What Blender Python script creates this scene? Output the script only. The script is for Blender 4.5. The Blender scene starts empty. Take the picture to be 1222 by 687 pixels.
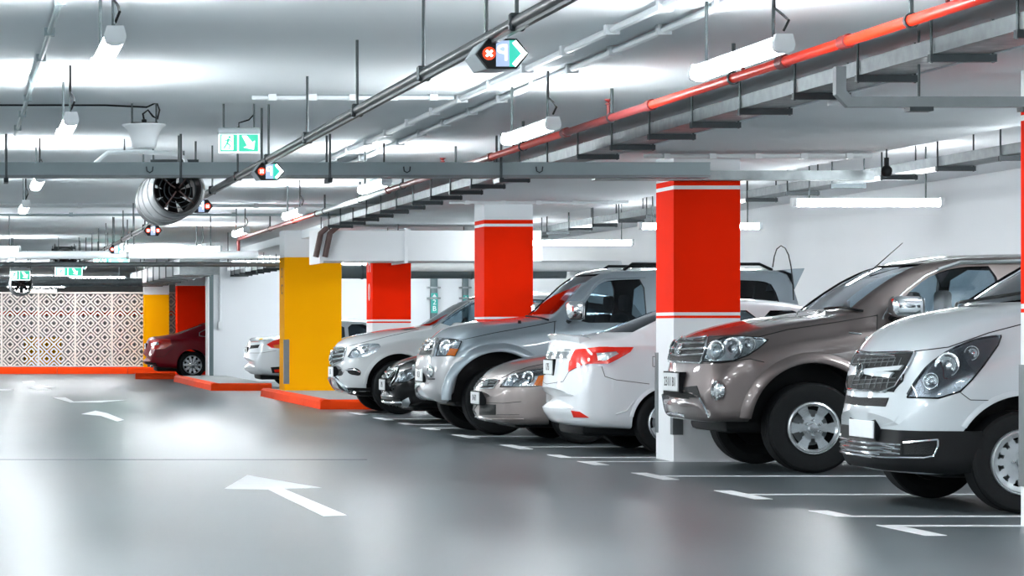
import bpy, bmesh, math, random
import numpy as np
from mathutils import Vector, Matrix
from mathutils.bvhtree import BVHTree
from mathutils.geometry import delaunay_2d_cdt

random.seed(7)
S = bpy.context.scene
C = S.collection
PI = math.pi

# ------------------------------------------------------------------ camera
F_PX, EYE_H = 3200.0, 1.23          # focal length in pixels of a 1222 x 687 frame, eye height
VPX, VPY = -48.0, 393.0             # vanishing point of the aisle
cam_d = bpy.data.cameras.new('camera')
cam = bpy.data.objects.new('camera', cam_d)
C.objects.link(cam)
cam.location = (0, 0, EYE_H)
cam.rotation_euler = (PI / 2, 0, 0)
cam_d.sensor_fit = 'HORIZONTAL'
cam_d.sensor_width = 36.0
cam_d.lens = F_PX / 1222.0 * 36.0
cam_d.shift_x = (611.0 - VPX) / 1222.0
cam_d.shift_y = (VPY - 343.5) / 1222.0
cam_d.clip_end = 300
S.camera = cam

# ------------------------------------------------------------------ world, exposure
w = bpy.data.worlds.new('world')
S.world = w
w.use_nodes = True
bg = w.node_tree.nodes['Background']
bg.inputs[0].default_value = (0.75, 0.88, 1.0, 1)
bg.inputs[1].default_value = 0.05
S.view_settings.view_transform = 'Standard'
S.view_settings.look = 'None'
S.view_settings.gamma = 1.0
S.view_settings.exposure = 1.32
S.view_settings.use_curve_mapping = False
LAMP_W = 52.0                       # strength of the batten tubes


# ------------------------------------------------------------------ materials
def mat(name, col, rough=0.5, metal=0.0, coat=0.0, spec=0.5, emit=None, estr=0.0,
        noise=None, bump=None, rnoise=None, coat_rough=0.04):
    m = bpy.data.materials.new(name)
    m.use_nodes = True
    nt = m.node_tree
    b = nt.nodes['Principled BSDF']
    b.inputs['Base Color'].default_value = (*col, 1)
    b.inputs['Roughness'].default_value = rough
    b.inputs['Metallic'].default_value = metal
    b.inputs['Coat Weight'].default_value = coat
    b.inputs['Coat Roughness'].default_value = coat_rough
    b.inputs['Specular IOR Level'].default_value = spec
    if emit:
        b.inputs['Emission Color'].default_value = (*emit, 1)
        b.inputs['Emission Strength'].default_value = estr
    tc = None
    if noise or bump or rnoise:
        tc = nt.nodes.new('ShaderNodeTexCoord')
    if noise:                                   # (scale, amount) mottling of the paint itself
        n = nt.nodes.new('ShaderNodeTexNoise')
        n.inputs['Scale'].default_value = noise[0]
        n.inputs['Detail'].default_value = 6
        nt.links.new(tc.outputs['Object'], n.inputs['Vector'])
        mx = nt.nodes.new('ShaderNodeMix')
        mx.data_type = 'RGBA'
        a = noise[1]
        mx.inputs[6].default_value = (*[max(0, c * (1 - a)) for c in col], 1)
        mx.inputs[7].default_value = (*[min(1, c * (1 + a)) for c in col], 1)
        nt.links.new(n.outputs['Fac'], mx.inputs[0])
        nt.links.new(mx.outputs[2], b.inputs['Base Color'])
    if rnoise:                                  # (scale, low, high) roughness variation
        n = nt.nodes.new('ShaderNodeTexNoise')
        n.inputs['Scale'].default_value = rnoise[0]
        n.inputs['Detail'].default_value = 5
        nt.links.new(tc.outputs['Object'], n.inputs['Vector'])
        mr = nt.nodes.new('ShaderNodeMapRange')
        mr.inputs['From Min'].default_value = 0.3
        mr.inputs['From Max'].default_value = 0.7
        mr.inputs['To Min'].default_value = rnoise[1]
        mr.inputs['To Max'].default_value = rnoise[2]
        nt.links.new(n.outputs['Fac'], mr.inputs['Value'])
        nt.links.new(mr.outputs[0], b.inputs['Roughness'])
    if bump:
        n = nt.nodes.new('ShaderNodeTexNoise')
        n.inputs['Scale'].default_value = bump[0]
        n.inputs['Detail'].default_value = 4
        nt.links.new(tc.outputs['Object'], n.inputs['Vector'])
        bp = nt.nodes.new('ShaderNodeBump')
        bp.inputs['Strength'].default_value = bump[1]
        bp.inputs['Distance'].default_value = 0.01
        nt.links.new(n.outputs['Fac'], bp.inputs['Height'])
        nt.links.new(bp.outputs[0], b.inputs['Normal'])
    return m


def glass_mat(name, tint, refl=0.06, rough=0.02):
    m = bpy.data.materials.new(name)
    m.use_nodes = True
    nt = m.node_tree
    nt.nodes.clear()
    o = nt.nodes.new('ShaderNodeOutputMaterial')
    t = nt.nodes.new('ShaderNodeBsdfTransparent')
    t.inputs[0].default_value = (*tint, 1)
    g = nt.nodes.new('ShaderNodeBsdfGlossy')
    g.inputs['Roughness'].default_value = rough
    g.inputs[0].default_value = (0.9, 0.95, 1, 1)
    fr = nt.nodes.new('ShaderNodeFresnel')
    fr.inputs[0].default_value = 1.5
    mx = nt.nodes.new('ShaderNodeMixShader')
    nt.links.new(fr.outputs[0], mx.inputs[0])
    nt.links.new(t.outputs[0], mx.inputs[1])
    nt.links.new(g.outputs[0], mx.inputs[2])
    nt.links.new(mx.outputs[0], o.inputs[0])
    return m


def paint(name, col, metal=0.0, rough=0.4, flake=0.06):
    return mat(name, col, rough, metal, coat=1.0, noise=(900, flake), coat_rough=0.03)


M = {}
M['floor'] = None
M['ceiling'] = mat('ceiling_paint', (0.80, 0.845, 0.87), 0.8, spec=0.12, noise=(0.7, 0.05), bump=(40, 0.05))
M['ceiling_white'] = mat('ceiling_white_paint', (0.86, 0.88, 0.90), 0.5, noise=(0.9, 0.03))
M['wall'] = mat('wall_white', (0.77, 0.80, 0.83), 0.5, noise=(0.8, 0.04), bump=(60, 0.04))
M['red'] = mat('red_orange_paint', (0.95, 0.020, 0.0), 0.7, spec=0.06, noise=(3, 0.05), bump=(80, 0.05))
M['yellow'] = mat('yellow_paint', (1.0, 0.43, 0.0), 0.7, spec=0.06, noise=(3, 0.04), bump=(80, 0.05))
M['white'] = mat('white_paint', (0.88, 0.90, 0.92), 0.45, noise=(2, 0.04))
M['kerb'] = mat('kerb_orange_paint', (0.95, 0.06, 0.004), 0.65, spec=0.12, noise=(4, 0.12), bump=(50, 0.2))
M['pave'] = mat('island_concrete', (0.36, 0.37, 0.37), 0.7, noise=(6, 0.15), bump=(60, 0.2))
M['mark'] = mat('road_marking_white', (0.85, 0.87, 0.88), 0.5, noise=(9, 0.10))
M['joint'] = mat('floor_joint', (0.08, 0.10, 0.11), 0.6, noise=(9, 0.2))
M['galv'] = mat('galvanised_steel', (0.27, 0.30, 0.31), 0.5, 0.7, noise=(14, 0.22), rnoise=(9, 0.3, 0.55))
M['galv_paint'] = mat('grey_trunking', (0.31, 0.38, 0.40), 0.5, 0.0, noise=(5, 0.1))
M['dark_steel'] = mat('dark_steel', (0.035, 0.045, 0.05), 0.5, 0.4, noise=(12, 0.2))
M['rod'] = mat('threaded_rod', (0.06, 0.075, 0.08), 0.4, 0.5, noise=(40, 0.2))
M['conduit'] = mat('white_conduit', (0.74, 0.78, 0.80), 0.4, noise=(6, 0.06))
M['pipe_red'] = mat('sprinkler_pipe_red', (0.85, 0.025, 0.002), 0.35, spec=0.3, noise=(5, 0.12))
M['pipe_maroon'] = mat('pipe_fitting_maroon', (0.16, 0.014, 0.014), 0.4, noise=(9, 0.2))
M['brown'] = mat('brown_pipe', (0.10, 0.055, 0.05), 0.5, noise=(9, 0.2))
M['tube'] = mat('busway_tube', (0.010, 0.016, 0.018), 0.35, 0.0, spec=0.3, noise=(9, 0.15))
M['lamp_body'] = mat('lamp_housing', (0.80, 0.84, 0.86), 0.4, noise=(6, 0.04))
M['lamp_on'] = mat('lamp_diffuser_lit', (1, 1, 1), 0.4, emit=(0.93, 0.975, 1.0), estr=LAMP_W)
M['fan_in'] = mat('fan_liner', (0.03, 0.025, 0.025), 0.6, noise=(20, 0.3))
M['fan'] = mat('fan_casing', (0.24, 0.25, 0.255), 0.5, 0.3, noise=(5, 0.1))
M['black'] = mat('black_plastic', (0.004, 0.005, 0.006), 0.5, spec=0.22, noise=(30, 0.2))
M['rubber'] = mat('tyre_rubber', (0.006, 0.0075, 0.0085), 0.7, spec=0.25, noise=(30, 0.25), bump=(90, 0.15))
M['alloy'] = mat('alloy_silver', (0.62, 0.65, 0.67), 0.24, 0.9, noise=(20, 0.06))
M['steelwheel'] = mat('steel_wheel', (0.45, 0.49, 0.51), 0.35, 0.7, noise=(20, 0.1))
M['chrome'] = mat('chrome', (0.85, 0.88, 0.90), 0.09, 1.0, noise=(20, 0.03))
M['seat'] = mat('seat_fabric', (0.012, 0.014, 0.016), 0.85, spec=0.1, noise=(60, 0.2))
M['trim_light'] = mat('cabin_lining', (0.20, 0.22, 0.23), 0.8, noise=(20, 0.1))
M['glass'] = glass_mat('window_glass', (0.40, 0.49, 0.54))
M['glass_dark'] = glass_mat('tinted_glass', (0.10, 0.125, 0.14))
M['lens'] = glass_mat('lamp_lens', (0.93, 0.96, 0.98))
M['lamp_bowl'] = mat('lamp_reflector', (0.70, 0.73, 0.75), 0.16, 0.95, noise=(25, 0.35), bump=(35, 0.35))
M['lamp_dark'] = mat('lamp_inner_dark', (0.16, 0.18, 0.20), 0.25, 0.8, noise=(22, 0.4), bump=(30, 0.3))
M['amber'] = mat('amber_lens', (0.95, 0.22, 0.01), 0.2, coat=0.8, noise=(40, 0.12))
M['taillamp'] = mat('tail_lamp_red', (0.80, 0.02, 0.008), 0.15, coat=1.0, noise=(50, 0.15))
M['plate'] = mat('number_plate', (0.82, 0.85, 0.86), 0.4, noise=(20, 0.05))
M['ink'] = mat('plate_ink', (0.03, 0.03, 0.035), 0.5, noise=(20, 0.2))
M['grille'] = mat('grille_mesh_black', (0.008, 0.010, 0.011), 0.5, 0.0, spec=0.25, noise=(160, 0.6), bump=(160, 0.8))
M['lattice'] = mat('lattice_cream', (0.92, 0.84, 0.78), 0.5, noise=(9, 0.05))
M['sign_green'] = mat('exit_green_lit', (0.02, 0.2, 0.14), 0.4, emit=(0.05, 0.62, 0.40), estr=0.42)
M['sign_green_bright'] = mat('exit_green_bright', (0.02, 0.2, 0.14), 0.4, emit=(0.06, 0.75, 0.50), estr=5.0)
M['sign_white'] = mat('exit_white_lit', (1, 1, 1), 0.4, emit=(0.85, 1.0, 0.97), estr=0.75)
M['led_red'] = mat('led_red', (0.3, 0.01, 0.0), 0.4, emit=(1.0, 0.06, 0.005), estr=0.5)
M['led_white'] = mat('led_white', (1, 1, 1), 0.4, emit=(0.9, 1.0, 1.0), estr=1.5)
M['led_panel'] = mat('led_panel_blue', (0.1, 0.12, 0.16), 0.4, emit=(0.45, 0.60, 0.90), estr=0.36)
M['led_green'] = mat('led_green', (0.01, 0.15, 0.12), 0.4, emit=(0.02, 0.62, 0.46), estr=0.40)
M['sign_grey'] = mat('sign_case_grey', (0.42, 0.47, 0.50), 0.35, 0.3, noise=(8, 0.1))
M['guard'] = mat('corner_guard_steel', (0.20, 0.22, 0.23), 0.4, 0.6, noise=(9, 0.15))
M['notice_green'] = mat('notice_green', (0.02, 0.36, 0.30), 0.5, noise=(9, 0.1))
M['door_grey'] = mat('dark_metal_panel', (0.10, 0.14, 0.15), 0.4, 0.3, noise=(6, 0.1))
M['box_yellow'] = M['yellow']


def floor_material():
    m = bpy.data.materials.new('floor_epoxy')
    m.use_nodes = True
    nt = m.node_tree
    b = nt.nodes['Principled BSDF']
    b.inputs['Roughness'].default_value = 0.36
    tc = nt.nodes.new('ShaderNodeTexCoord')
    mp = nt.nodes.new('ShaderNodeMapping')
    mp.inputs['Scale'].default_value = (0.35, 0.12, 1.0)
    nt.links.new(tc.outputs['Object'], mp.inputs['Vector'])
    n1 = nt.nodes.new('ShaderNodeTexNoise')
    n1.inputs['Scale'].default_value = 1.6
    n1.inputs['Detail'].default_value = 3
    nt.links.new(mp.outputs[0], n1.inputs['Vector'])
    mx = nt.nodes.new('ShaderNodeMix')
    mx.data_type = 'RGBA'
    mx.inputs[6].default_value = (0.042, 0.058, 0.065, 1)
    mx.inputs[7].default_value = (0.100, 0.125, 0.134, 1)
    nt.links.new(n1.outputs['Fac'], mx.inputs[0])
    nt.links.new(mx.outputs[2], b.inputs['Base Color'])
    return m


M['floor'] = floor_material()


# ------------------------------------------------------------------ mesh helpers
class MB:
    def __init__(s):
        s.v, s.f = [], []

    def add(s, vs, fs):
        o = len(s.v)
        s.v += [tuple(p) for p in vs]
        s.f += [[i + o for i in f] for f in fs]
        return s

    def box(s, x0, x1, y0, y1, z0, z1):
        vs = [(x, y, z) for x in (x0, x1) for y in (y0, y1) for z in (z0, z1)]
        return s.add(vs, [(0, 1, 3, 2), (4, 6, 7, 5), (0, 4, 5, 1), (2, 3, 7, 6), (0, 2, 6, 4), (1, 5, 7, 3)])

    def rbox(s, x0, x1, y0, y1, z0, z1, r=0.02, seg=2):
        bm = bmesh.new()
        bmesh.ops.create_cube(bm, size=1)
        for v in bm.verts:
            v.co = Vector(((x0 + x1) / 2 + v.co.x * (x1 - x0), (y0 + y1) / 2 + v.co.y * (y1 - y0),
                           (z0 + z1) / 2 + v.co.z * (z1 - z0)))
        bmesh.ops.bevel(bm, geom=bm.edges[:], offset=r, segments=seg, affect='EDGES', profile=0.5)
        bm.verts.index_update()
        s.add([v.co[:] for v in bm.verts], [[v.index for v in f.verts] for f in bm.faces])
        bm.free()
        return s

    def tube(s, pts, r, n=8, caps=True, r2=None):
        pts = [Vector(p) for p in pts]
        rings = []
        prev = None
        for i, p in enumerate(pts):
            d = (pts[min(i + 1, len(pts) - 1)] - pts[max(i - 1, 0)])
            d = d.normalized() if d.length > 1e-9 else Vector((0, 0, 1))
            if prev is None:
                a = d.orthogonal().normalized()
                if abs(d.z) < 0.9:
                    a = d.cross(Vector((0, 0, 1))).normalized()
            else:
                a = prev - d * prev.dot(d)
                a = a.normalized() if a.length > 1e-6 else d.orthogonal().normalized()
            prev = a
            b = d.cross(a)
            rr = r if r2 is None else r + (r2 - r) * i / (len(pts) - 1)
            rings.append([p + (a * math.cos(2 * PI * k / n) + b * math.sin(2 * PI * k / n)) * rr for k in range(n)])
        vs = [q for g in rings for q in g]
        fs = []
        for i in range(len(rings) - 1):
            for k in range(n):
                fs.append((i * n + k, i * n + (k + 1) % n, (i + 1) * n + (k + 1) % n, (i + 1) * n + k))
        if caps:
            fs.append(list(range(n))[::-1])
            fs.append([(len(rings) - 1) * n + k for k in range(n)])
        return s.add(vs, fs)

    def lathe(s, prof, c=(0, 0, 0), axis='z', n=24, close=False):
        """prof: (radius, height along axis)"""
        vs, fs = [], []
        for (r, h) in prof:
            for k in range(n):
                a = 2 * PI * k / n
                u, v = r * math.cos(a), r * math.sin(a)
                p = {'z': (u, v, h), 'y': (u, h, v), 'x': (h, u, v)}[axis]
                vs.append((c[0] + p[0], c[1] + p[1], c[2] + p[2]))
        m = len(prof)
        for i in range(m if close else m - 1):
            for k in range(n):
                j = (i + 1) % m
                fs.append((i * n + k, i * n + (k + 1) % n, j * n + (k + 1) % n, j * n + k))
        if not close:
            fs.append(list(range(n)))
            fs.append([(m - 1) * n + k for k in range(n)])
        return s.add(vs, fs)

    def prism(s, poly, axis, a, b):
        """extrude a 2-D polygon: axis 'y' takes (x,z), 'x' takes (y,z), 'z' takes (x,y)"""
        n = len(poly)
        def p3(p, h):
            return {'y': (p[0], h, p[1]), 'x': (h, p[0], p[1]), 'z': (p[0], p[1], h)}[axis]
        vs = [p3(p, a) for p in poly] + [p3(p, b) for p in poly]
        fs = [list(range(n)), [n + i for i in range(n)][::-1]]
        fs += [(i, n + i, n + (i + 1) % n, (i + 1) % n)[::-1] for i in range(n)]
        return s.add(vs, fs)

    def mesh(s, name, m, angle=35, fix=True):
        me = bpy.data.meshes.new(name)
        me.from_pydata(s.v, [], s.f)
        if fix:
            bm = bmesh.new()
            bm.from_mesh(me)
            bmesh.ops.recalc_face_normals(bm, faces=bm.faces[:])
            bm.to_mesh(me)
            bm.free()
        me.polygons.foreach_set('use_smooth', [True] * len(me.polygons))
        me.set_sharp_from_angle(angle=math.radians(angle))
        for q in (m if isinstance(m, (list, tuple)) else [m]):
            me.materials.append(M[q] if isinstance(q, str) else q)
        me.update()
        return me

    def build(s, name, m, parent=None, loc=(0, 0, 0), angle=35, fix=True):
        o = bpy.data.objects.new(name, s.mesh(name, m, angle, fix))
        C.objects.link(o)
        o.location = loc
        o.parent = parent
        return o


def tag(o, label, cat, group=None, kind=None):
    o['label'] = label
    o['category'] = cat
    if group:
        o['group'] = group
    if kind:
        o['kind'] = kind
    return o


def thing(name, label, cat, loc=(0, 0, 0), rz=0.0, group=None):
    o = bpy.data.objects.new(name, None)
    o.empty_display_size = 0.1
    C.objects.link(o)
    o.location = loc
    o.rotation_euler = (0, 0, rz)
    return tag(o, label, cat, group)


def struct(name, mb, m, parent=None, loc=(0, 0, 0)):
    o = mb.build(name, m, parent, loc)
    o['kind'] = 'structure'
    return o


def inst(name, me, parent=None, loc=(0, 0, 0), rot=(0, 0, 0)):
    o = bpy.data.objects.new(name, me)
    C.objects.link(o)
    o.location = loc
    o.rotation_euler = rot
    o.parent = parent
    return o


def copy_tree(o, parent=None):
    c = o.copy()
    C.objects.link(c)
    c.parent = parent
    for ch in list(o.children):
        copy_tree(ch, c)
    return c


def text_mesh(txt, size, extrude=0.0015, mirror=False, m='ink'):
    cu = bpy.data.curves.new('txt', 'FONT')
    cu.body = txt
    cu.size = size
    cu.extrude = extrude
    cu.align_x = 'CENTER'
    cu.align_y = 'CENTER'
    cu.resolution_u = 3
    o = bpy.data.objects.new('txt', cu)
    me = bpy.data.meshes.new_from_object(o)
    bpy.data.objects.remove(o)
    bpy.data.curves.remove(cu)
    if mirror:
        me.transform(Matrix.Scale(-1, 4, (1, 0, 0)))
        me.flip_normals()
    me.materials.clear()
    me.materials.append(M[m])
    return me


def at(px, py, Y):
    """the place at depth Y seen at photo pixel (px, py)"""
    return ((px - VPX) * Y / F_PX, Y, EYE_H + (VPY - py) * Y / F_PX)


# ================================================================== the setting
ZC = 3.0                            # aisle ceiling
ZB, ZW = 2.85, 3.1                  # downstand beam over the columns, ceiling over the bays
fl = struct('floor', MB().box(-9, 12.6, -6, 98, -0.2, 0), 'floor')
struct('ceiling', MB().box(-9, 6.1, -6, 98, ZC, ZC + 0.25), 'ceiling')
struct('ceiling', MB().box(8.42, 12.6, -6, 98, ZW, ZW + 0.15), 'ceiling_white')
struct('trim_1', MB().box(6.1, 8.42, -6, 98, ZB, ZC + 0.25), 'ceiling')
struct('wall_right', MB().box(12.3, 12.6, -6, 98, 0, ZW), 'wall')
struct('wall_left', MB().box(-9.3, -9, -6, 98, 0, ZC), 'wall')
struct('wall_back', MB().box(-9, 12.3, -6.3, -6, 0, ZC), 'wall')
wf = struct('wall_far', MB().box(-9, 12.3, 98, 98.3, 0, ZC), 'pave')
MB().box(-9, 12.3, 97.97, 98.0, 1.74, 1.90).build('painted_band', 'kerb', wf)
wd = struct('wall_divider', MB().box(6.0, 12.3, 63.5, 63.9, 0, ZC), 'wall')
MB().box(5.90, 6.0, 63.42, 63.95, 0, 2.62).build('metal_end_panel', 'door_grey', wd)
MB().box(5.86, 5.90, 63.40, 63.97, 0, 2.62).build('end_trim', 'white', wd)
MB().tube([(6.16, 63.44, 1.3), (6.16, 63.44, 2.5), (6.10, 63.44, 2.62)], 0.03).build('conduit', 'conduit', wd)
MB().box(6.11, 6.21, 63.38, 63.5, 1.25, 1.42).build('switch_box', 'conduit', wd)
# drainpipes with a green notice on the divider wall
for i, (xa, xb) in enumerate(((11.13, 11.29), (11.89, 12.02))):
    dp = thing('drainpipe', ['dark drainpipe on the white far wall carrying a green numbered notice',
                             'dark drainpipe on the white far wall close to a red column'][i], 'pipe', ((xa + xb) / 2, 63.4, 0))
    hw = (xb - xa) / 2
    MB().rbox(-hw, hw, -0.06, 0.1, 0, 2.58, 0.02).build('pipe', 'door_grey', dp)
    for zz in (1.95, 2.20, 0.8):
        MB().box(-hw - 0.07, hw + 0.07, -0.075, 0.1, zz, zz + 0.04).build('clamp', 'galv', dp)
    z0, z1 = ((1.62, 2.09), (1.90, 2.04))[i]
    nb = MB().box(-hw, hw, -0.072, -0.06, z0, z1).build('notice', 'notice_green', dp)
    for k, ch in enumerate('2B' if i == 0 else '2'):
        inst('lettering', text_mesh(ch, 0.17, m='white'), nb, (0, -0.074, z1 - 0.22 - 0.15 * k), (PI / 2, 0, 0))
    MB().prism([(-0.05, z1 - 0.09), (0.05, z1 - 0.09), (0, z1 - 0.02)], 'y', -0.074, -0.072).build('arrow_mark', 'white', nb)

# ---- road markings, parts of the floor
def mark(name, poly, z=0.003):
    return MB().prism(poly, 'z', 0.0, z).build(name, 'mark', fl)

for y, near, far in ((16.8, 0.75, 0), (17.65, 0, 0.5), (19.98, 0.5, 0.45), (22.5, 0.5, 0.45), (24.97, 0.6, 0), (25.75, 0, 0.5),
                     (28.1, 0.5, 0.45), (30.9, 0.5, 0.45), (33.5, 0.6, 0), (34.7, 0, 0.5), (36.9, 0.5, 0.45), (39.2, 0.5, 0.45)):
    x0 = 5.76
    mark('bay_line', [(x0 + 0.13, y - 0.05), (11.0, y - 0.05), (11.0, y + 0.05), (x0 + 0.13, y + 0.05)])
    mark('bay_corner', [(x0, y - near - 0.05), (x0 + 0.13, y - near - 0.05), (x0 + 0.13, y + far + 0.05), (x0, y + far + 0.05)])
# arrows on the aisle floor, pointing down the aisle
# turning arrow: shaft toward the reader, half head
def floor_pt(px, py):
    Y = EYE_H * F_PX / (py - VPY)
    return ((px - VPX) * Y / F_PX, Y)
for pts in ([(268, 583), (295, 567), (384, 582), (338, 583), (414, 615), (386, 616), (320, 584)],
            [(97, 494), (114, 490), (128, 493), (148, 501), (140, 503), (120, 496)],
            [(62, 474), (78, 474), (88, 479), (152, 477), (120, 480), (84, 480)],
            [(33, 462), (48, 459), (66, 462), (50, 462), (62, 465), (44, 465)],
            [(0, 464), (16, 464), (16, 466), (0, 466)],
            [(26, 455), (40, 454.5), (42, 456), (28, 456.5)]):
    mark('direction_arrow', [floor_pt(*p) for p in pts])
MB().box(-9, 3.85, 25.33, 25.40, 0, 0.002).build('expansion_joint', 'joint', fl)

# ---- kerbed islands
def kerb_run(parent, pts, wdt=0.16, h=0.15):
    """a run of kerb stones along pts (closed outline), each stone its own part"""
    for i in range(len(pts) - 1):
        a, b = Vector((*pts[i], 0)), Vector((*pts[i + 1], 0))
        L = (b - a).length
        n = max(1, int(round(L / 1.9)))
        d = (b - a) / n
        ang = math.atan2(d.y, d.x)
        l = d.length - 0.008
        mb = MB().prism([(0.0, 0.0), (wdt, 0.0), (wdt, h), (0.05, h), (0.012, h - 0.035)], 'x', 0.004, l)
        me = mb.mesh('kerb_stone', 'kerb')
        for k in range(n):
            inst('kerb_stone', me, parent, a + d * k, (0, 0, ang))


def island(name, label, x0, x1, y0, y1):
    t = thing(name, label, 'kerb', (x0, y0, 0))
    kerb_run(t, [(0, y1 - y0), (0, 0.0)])
    kerb_run(t, [(0.0, 0), (x1 - x0, 0)])
    MB().box(0.17, x1 - x0, 0.17, y1 - y0, 0, 0.14).build('paving', 'pave', t)
    return t


island('kerb_island', 'orange kerbed island under the big yellow column beside the white SUV', 5.55, 6.60, 41.3, 49.5)
island('kerb_island', 'orange kerbed island in front of the white far wall', 5.05, 6.28, 53.9, 63.35)
t = thing('kerb_island', 'short orange kerb end beside the dark red sedan', 'kerb', (4.85, 66.4, 0))
kerb_run(t, [(-0.5, 0), (0.5, 0)])
MB().box(-0.48, 0.5, 0.17, 0.5, 0, 0.14).build('paving', 'pave', t)
t = thing('long_kerb', 'long low orange kerb running beneath the lattice fence', 'kerb', (-9, 74.3, 0))
kerb_run(t, [(0, 0), (15.6, 0)], h=0.19)
MB().box(0, 15.6, 0.17, 1.3, 0, 0.18).build('paving', 'pave', t)

# ---- columns
def column(label, x, y, wx=0.62, wy=0.63, shaft='red', top=2.62, z0=0.0, stripes=True, full=True, guards=(1, 1, 1, 1), gz=(0.25, 1.01)):
    t = thing('column', label, 'column', (x, y, z0))
    def seg(n, a, b, m):
        return MB().box(0, wx, 0, wy, a, b).build(n, m, t)
    if stripes:
        seg('white_base', 0, 1.336 - z0, 'white')
        seg('lower_red_stripe', 1.336 - z0, 1.36 - z0, 'red')
        seg('lower_white_stripe', 1.36 - z0, 1.39 - z0, 'white')
        seg('painted_shaft', 1.39 - z0, top - 0.085 - z0, shaft)
        seg('upper_white_stripe', top - 0.085 - z0, top - 0.05 - z0, 'white')
        seg('upper_red_stripe', top - 0.05 - z0, top - z0, 'red')
    else:
        seg('painted_shaft', 0, top - z0, shaft)
    if full:
        seg('bare_top', top - z0, (ZB if x > 6.1 else ZC) - z0, 'ceiling')
    th, lg = 0.010, 0.085
    for i, (cx, cy, sx, sy) in enumerate(((0, 0, 1, 1), (wx, 0, -1, 1), (0, wy, 1, -1), (wx, wy, -1, -1))):
        if guards[i]:
            mb = MB()
            xs = sorted((cx - sx * th, cx + sx * lg))
            ys = sorted((cy - sy * th, cy))
            mb.box(xs[0], xs[1], ys[0], ys[1], gz[0] - z0, gz[1] - z0)
            xs = sorted((cx - sx * th, cx))
            ys = sorted((cy, cy + sy * lg))
            mb.box(xs[0], xs[1], ys[0], ys[1], gz[0] - z0, gz[1] - z0)
            mb.build('corner_guard', 'guard', t)
    return t

column('red and white column at the right edge of the photo beside the white van', 6.648, 16.17)
column('large red column with white base between the bronze SUV and the white sedan', 6.648, 24.97)
column('red column rising behind the bonnet of the silver grey SUV', 6.648, 34.0)
c3 = column('red column with white lettering rising behind the white SUV', 6.648, 43.2, top=2.62)
for ch, zz in (('M', 2.28), ('0', 1.82)):
    inst('lettering', text_mesh(ch, 0.40, m='white'), c3, (-0.004, 0.33, zz), (PI / 2, 0, -PI / 2))
yc = column('big yellow column standing on the orange kerbed island', 5.80, 47.9, wx=1.02, wy=0.75, shaft='yellow', top=2.52, z0=0.14,
            stripes=False, guards=(1, 0, 0, 0), gz=(0.26, 1.05))
for ch, zz in (('2', 2.1), ('C', 1.8)):
    inst('lettering', text_mesh(ch, 0.26, m='black'), yc, (-0.004, 0.36, zz), (PI / 2, 0, -PI / 2))
MB().box(6.60, 7.0, 47.5, 49.5, 0, 0.14).build('paving', 'pave', bpy.data.objects['kerb_island']).matrix_parent_inverse = Matrix.Translation((-5.55, -41.3, 0))
column('distant red column above the dark red sedan', 5.92, 73.0, wx=0.85, wy=0.6, top=2.42, stripes=False, guards=(0,) * 4)
column('distant yellow column in front of the lattice fence', 5.13, 74.55, wx=0.69, wy=0.5, shaft='yellow', top=2.2, z0=0.18, stripes=False, guards=(0,) * 4)

# ---- white boxed duct (soffit) behind the second red column
sd = thing('ceiling_duct', 'broad white rectangular air duct hanging above the yellow column', 'duct', (5.55, 41.2, 2.28))
MB().rbox(0, 3.4, 0, 1.2, 0, 0.47, 0.012).build('duct_body', 'ceiling_white', sd)
for xx in (0.0, 1.3, 2.6):
    MB().box(xx - 0.02, xx + 0.03, -0.03, 1.23, -0.03, 0.50).build('flange', 'ceiling_white', sd)
for xx in (0.15, 1.2, 2.4):
    for yy in (0.1, 1.1):
        MB().tube([(xx, yy, 0.46), (xx, yy, (ZC if xx < 0.5 else ZB) - 2.28)], 0.008, 6).build('hanger_rod', 'rod', sd)

# ---- lattice fence
fence = thing('lattice_fence', 'pale lattice screen fence of diagonal strips beneath the far ceiling', 'fence', (-5.0, 75.25, 0.19))
PW, PH = 1.03, 2.02
def lattice_panel():
    mb = MB()
    p = 0.20
    t_ = 0.021
    nx, nz = int(PW / p), int(PH / p)
    for i in range(nx):
        for j in range(nz):
            x0, z0 = i * p + 0.01, j * p + 0.02
            cx, cz = x0 + p / 2, z0 + p / 2
            s = 1 if (i + j) % 2 else -1
            for d in (-0.5, 0.0, 0.5):
                # three parallel diagonal strips per cell, woven by alternating direction
                ax, az = -p / 2, (-p / 2 + d * p)
                bx, bz = p / 2, (p / 2 + d * p)
                if az < -p / 2:
                    ax, az = -p / 2 - (az + p / 2), -p / 2
                if bz > p / 2:
                    bx, bz = p / 2 - (bz - p / 2), p / 2
                a = Vector((cx + s * ax, 0, cz + az))
                b = Vector((cx + s * bx, 0, cz + bz))
                dd = (b - a).normalized()
                nn = Vector((-dd.z, 0, dd.x)) * t_
                vs = [a - nn, b - nn, b + nn, a + nn]
                mb.add([(v.x, -0.012, v.z) for v in vs] + [(v.x, 0.012, v.z) for v in vs],
                       [(0, 1, 2, 3), (7, 6, 5, 4), (0, 4, 5, 1), (1, 5, 6, 2), (2, 6, 7, 3), (3, 7, 4, 0)])
    return mb.mesh('lattice_panel', 'lattice', fix=False)
lp = lattice_panel()
for k in range(11):
    inst('lattice_panel', lp, fence, (k * PW + 0.02, 0, 0))
post = MB().rbox(-0.03, 0.03, -0.035, 0.035, 0, PH + 0.02, 0.006).mesh('post', 'lattice')
for k in range(12):
    inst('post', post, fence, (k * PW, 0, 0))
MB().box(0, 11 * PW, -0.03, 0.03, PH + 0.02, PH + 0.07).build('top_rail', 'lattice', fence)
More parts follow.
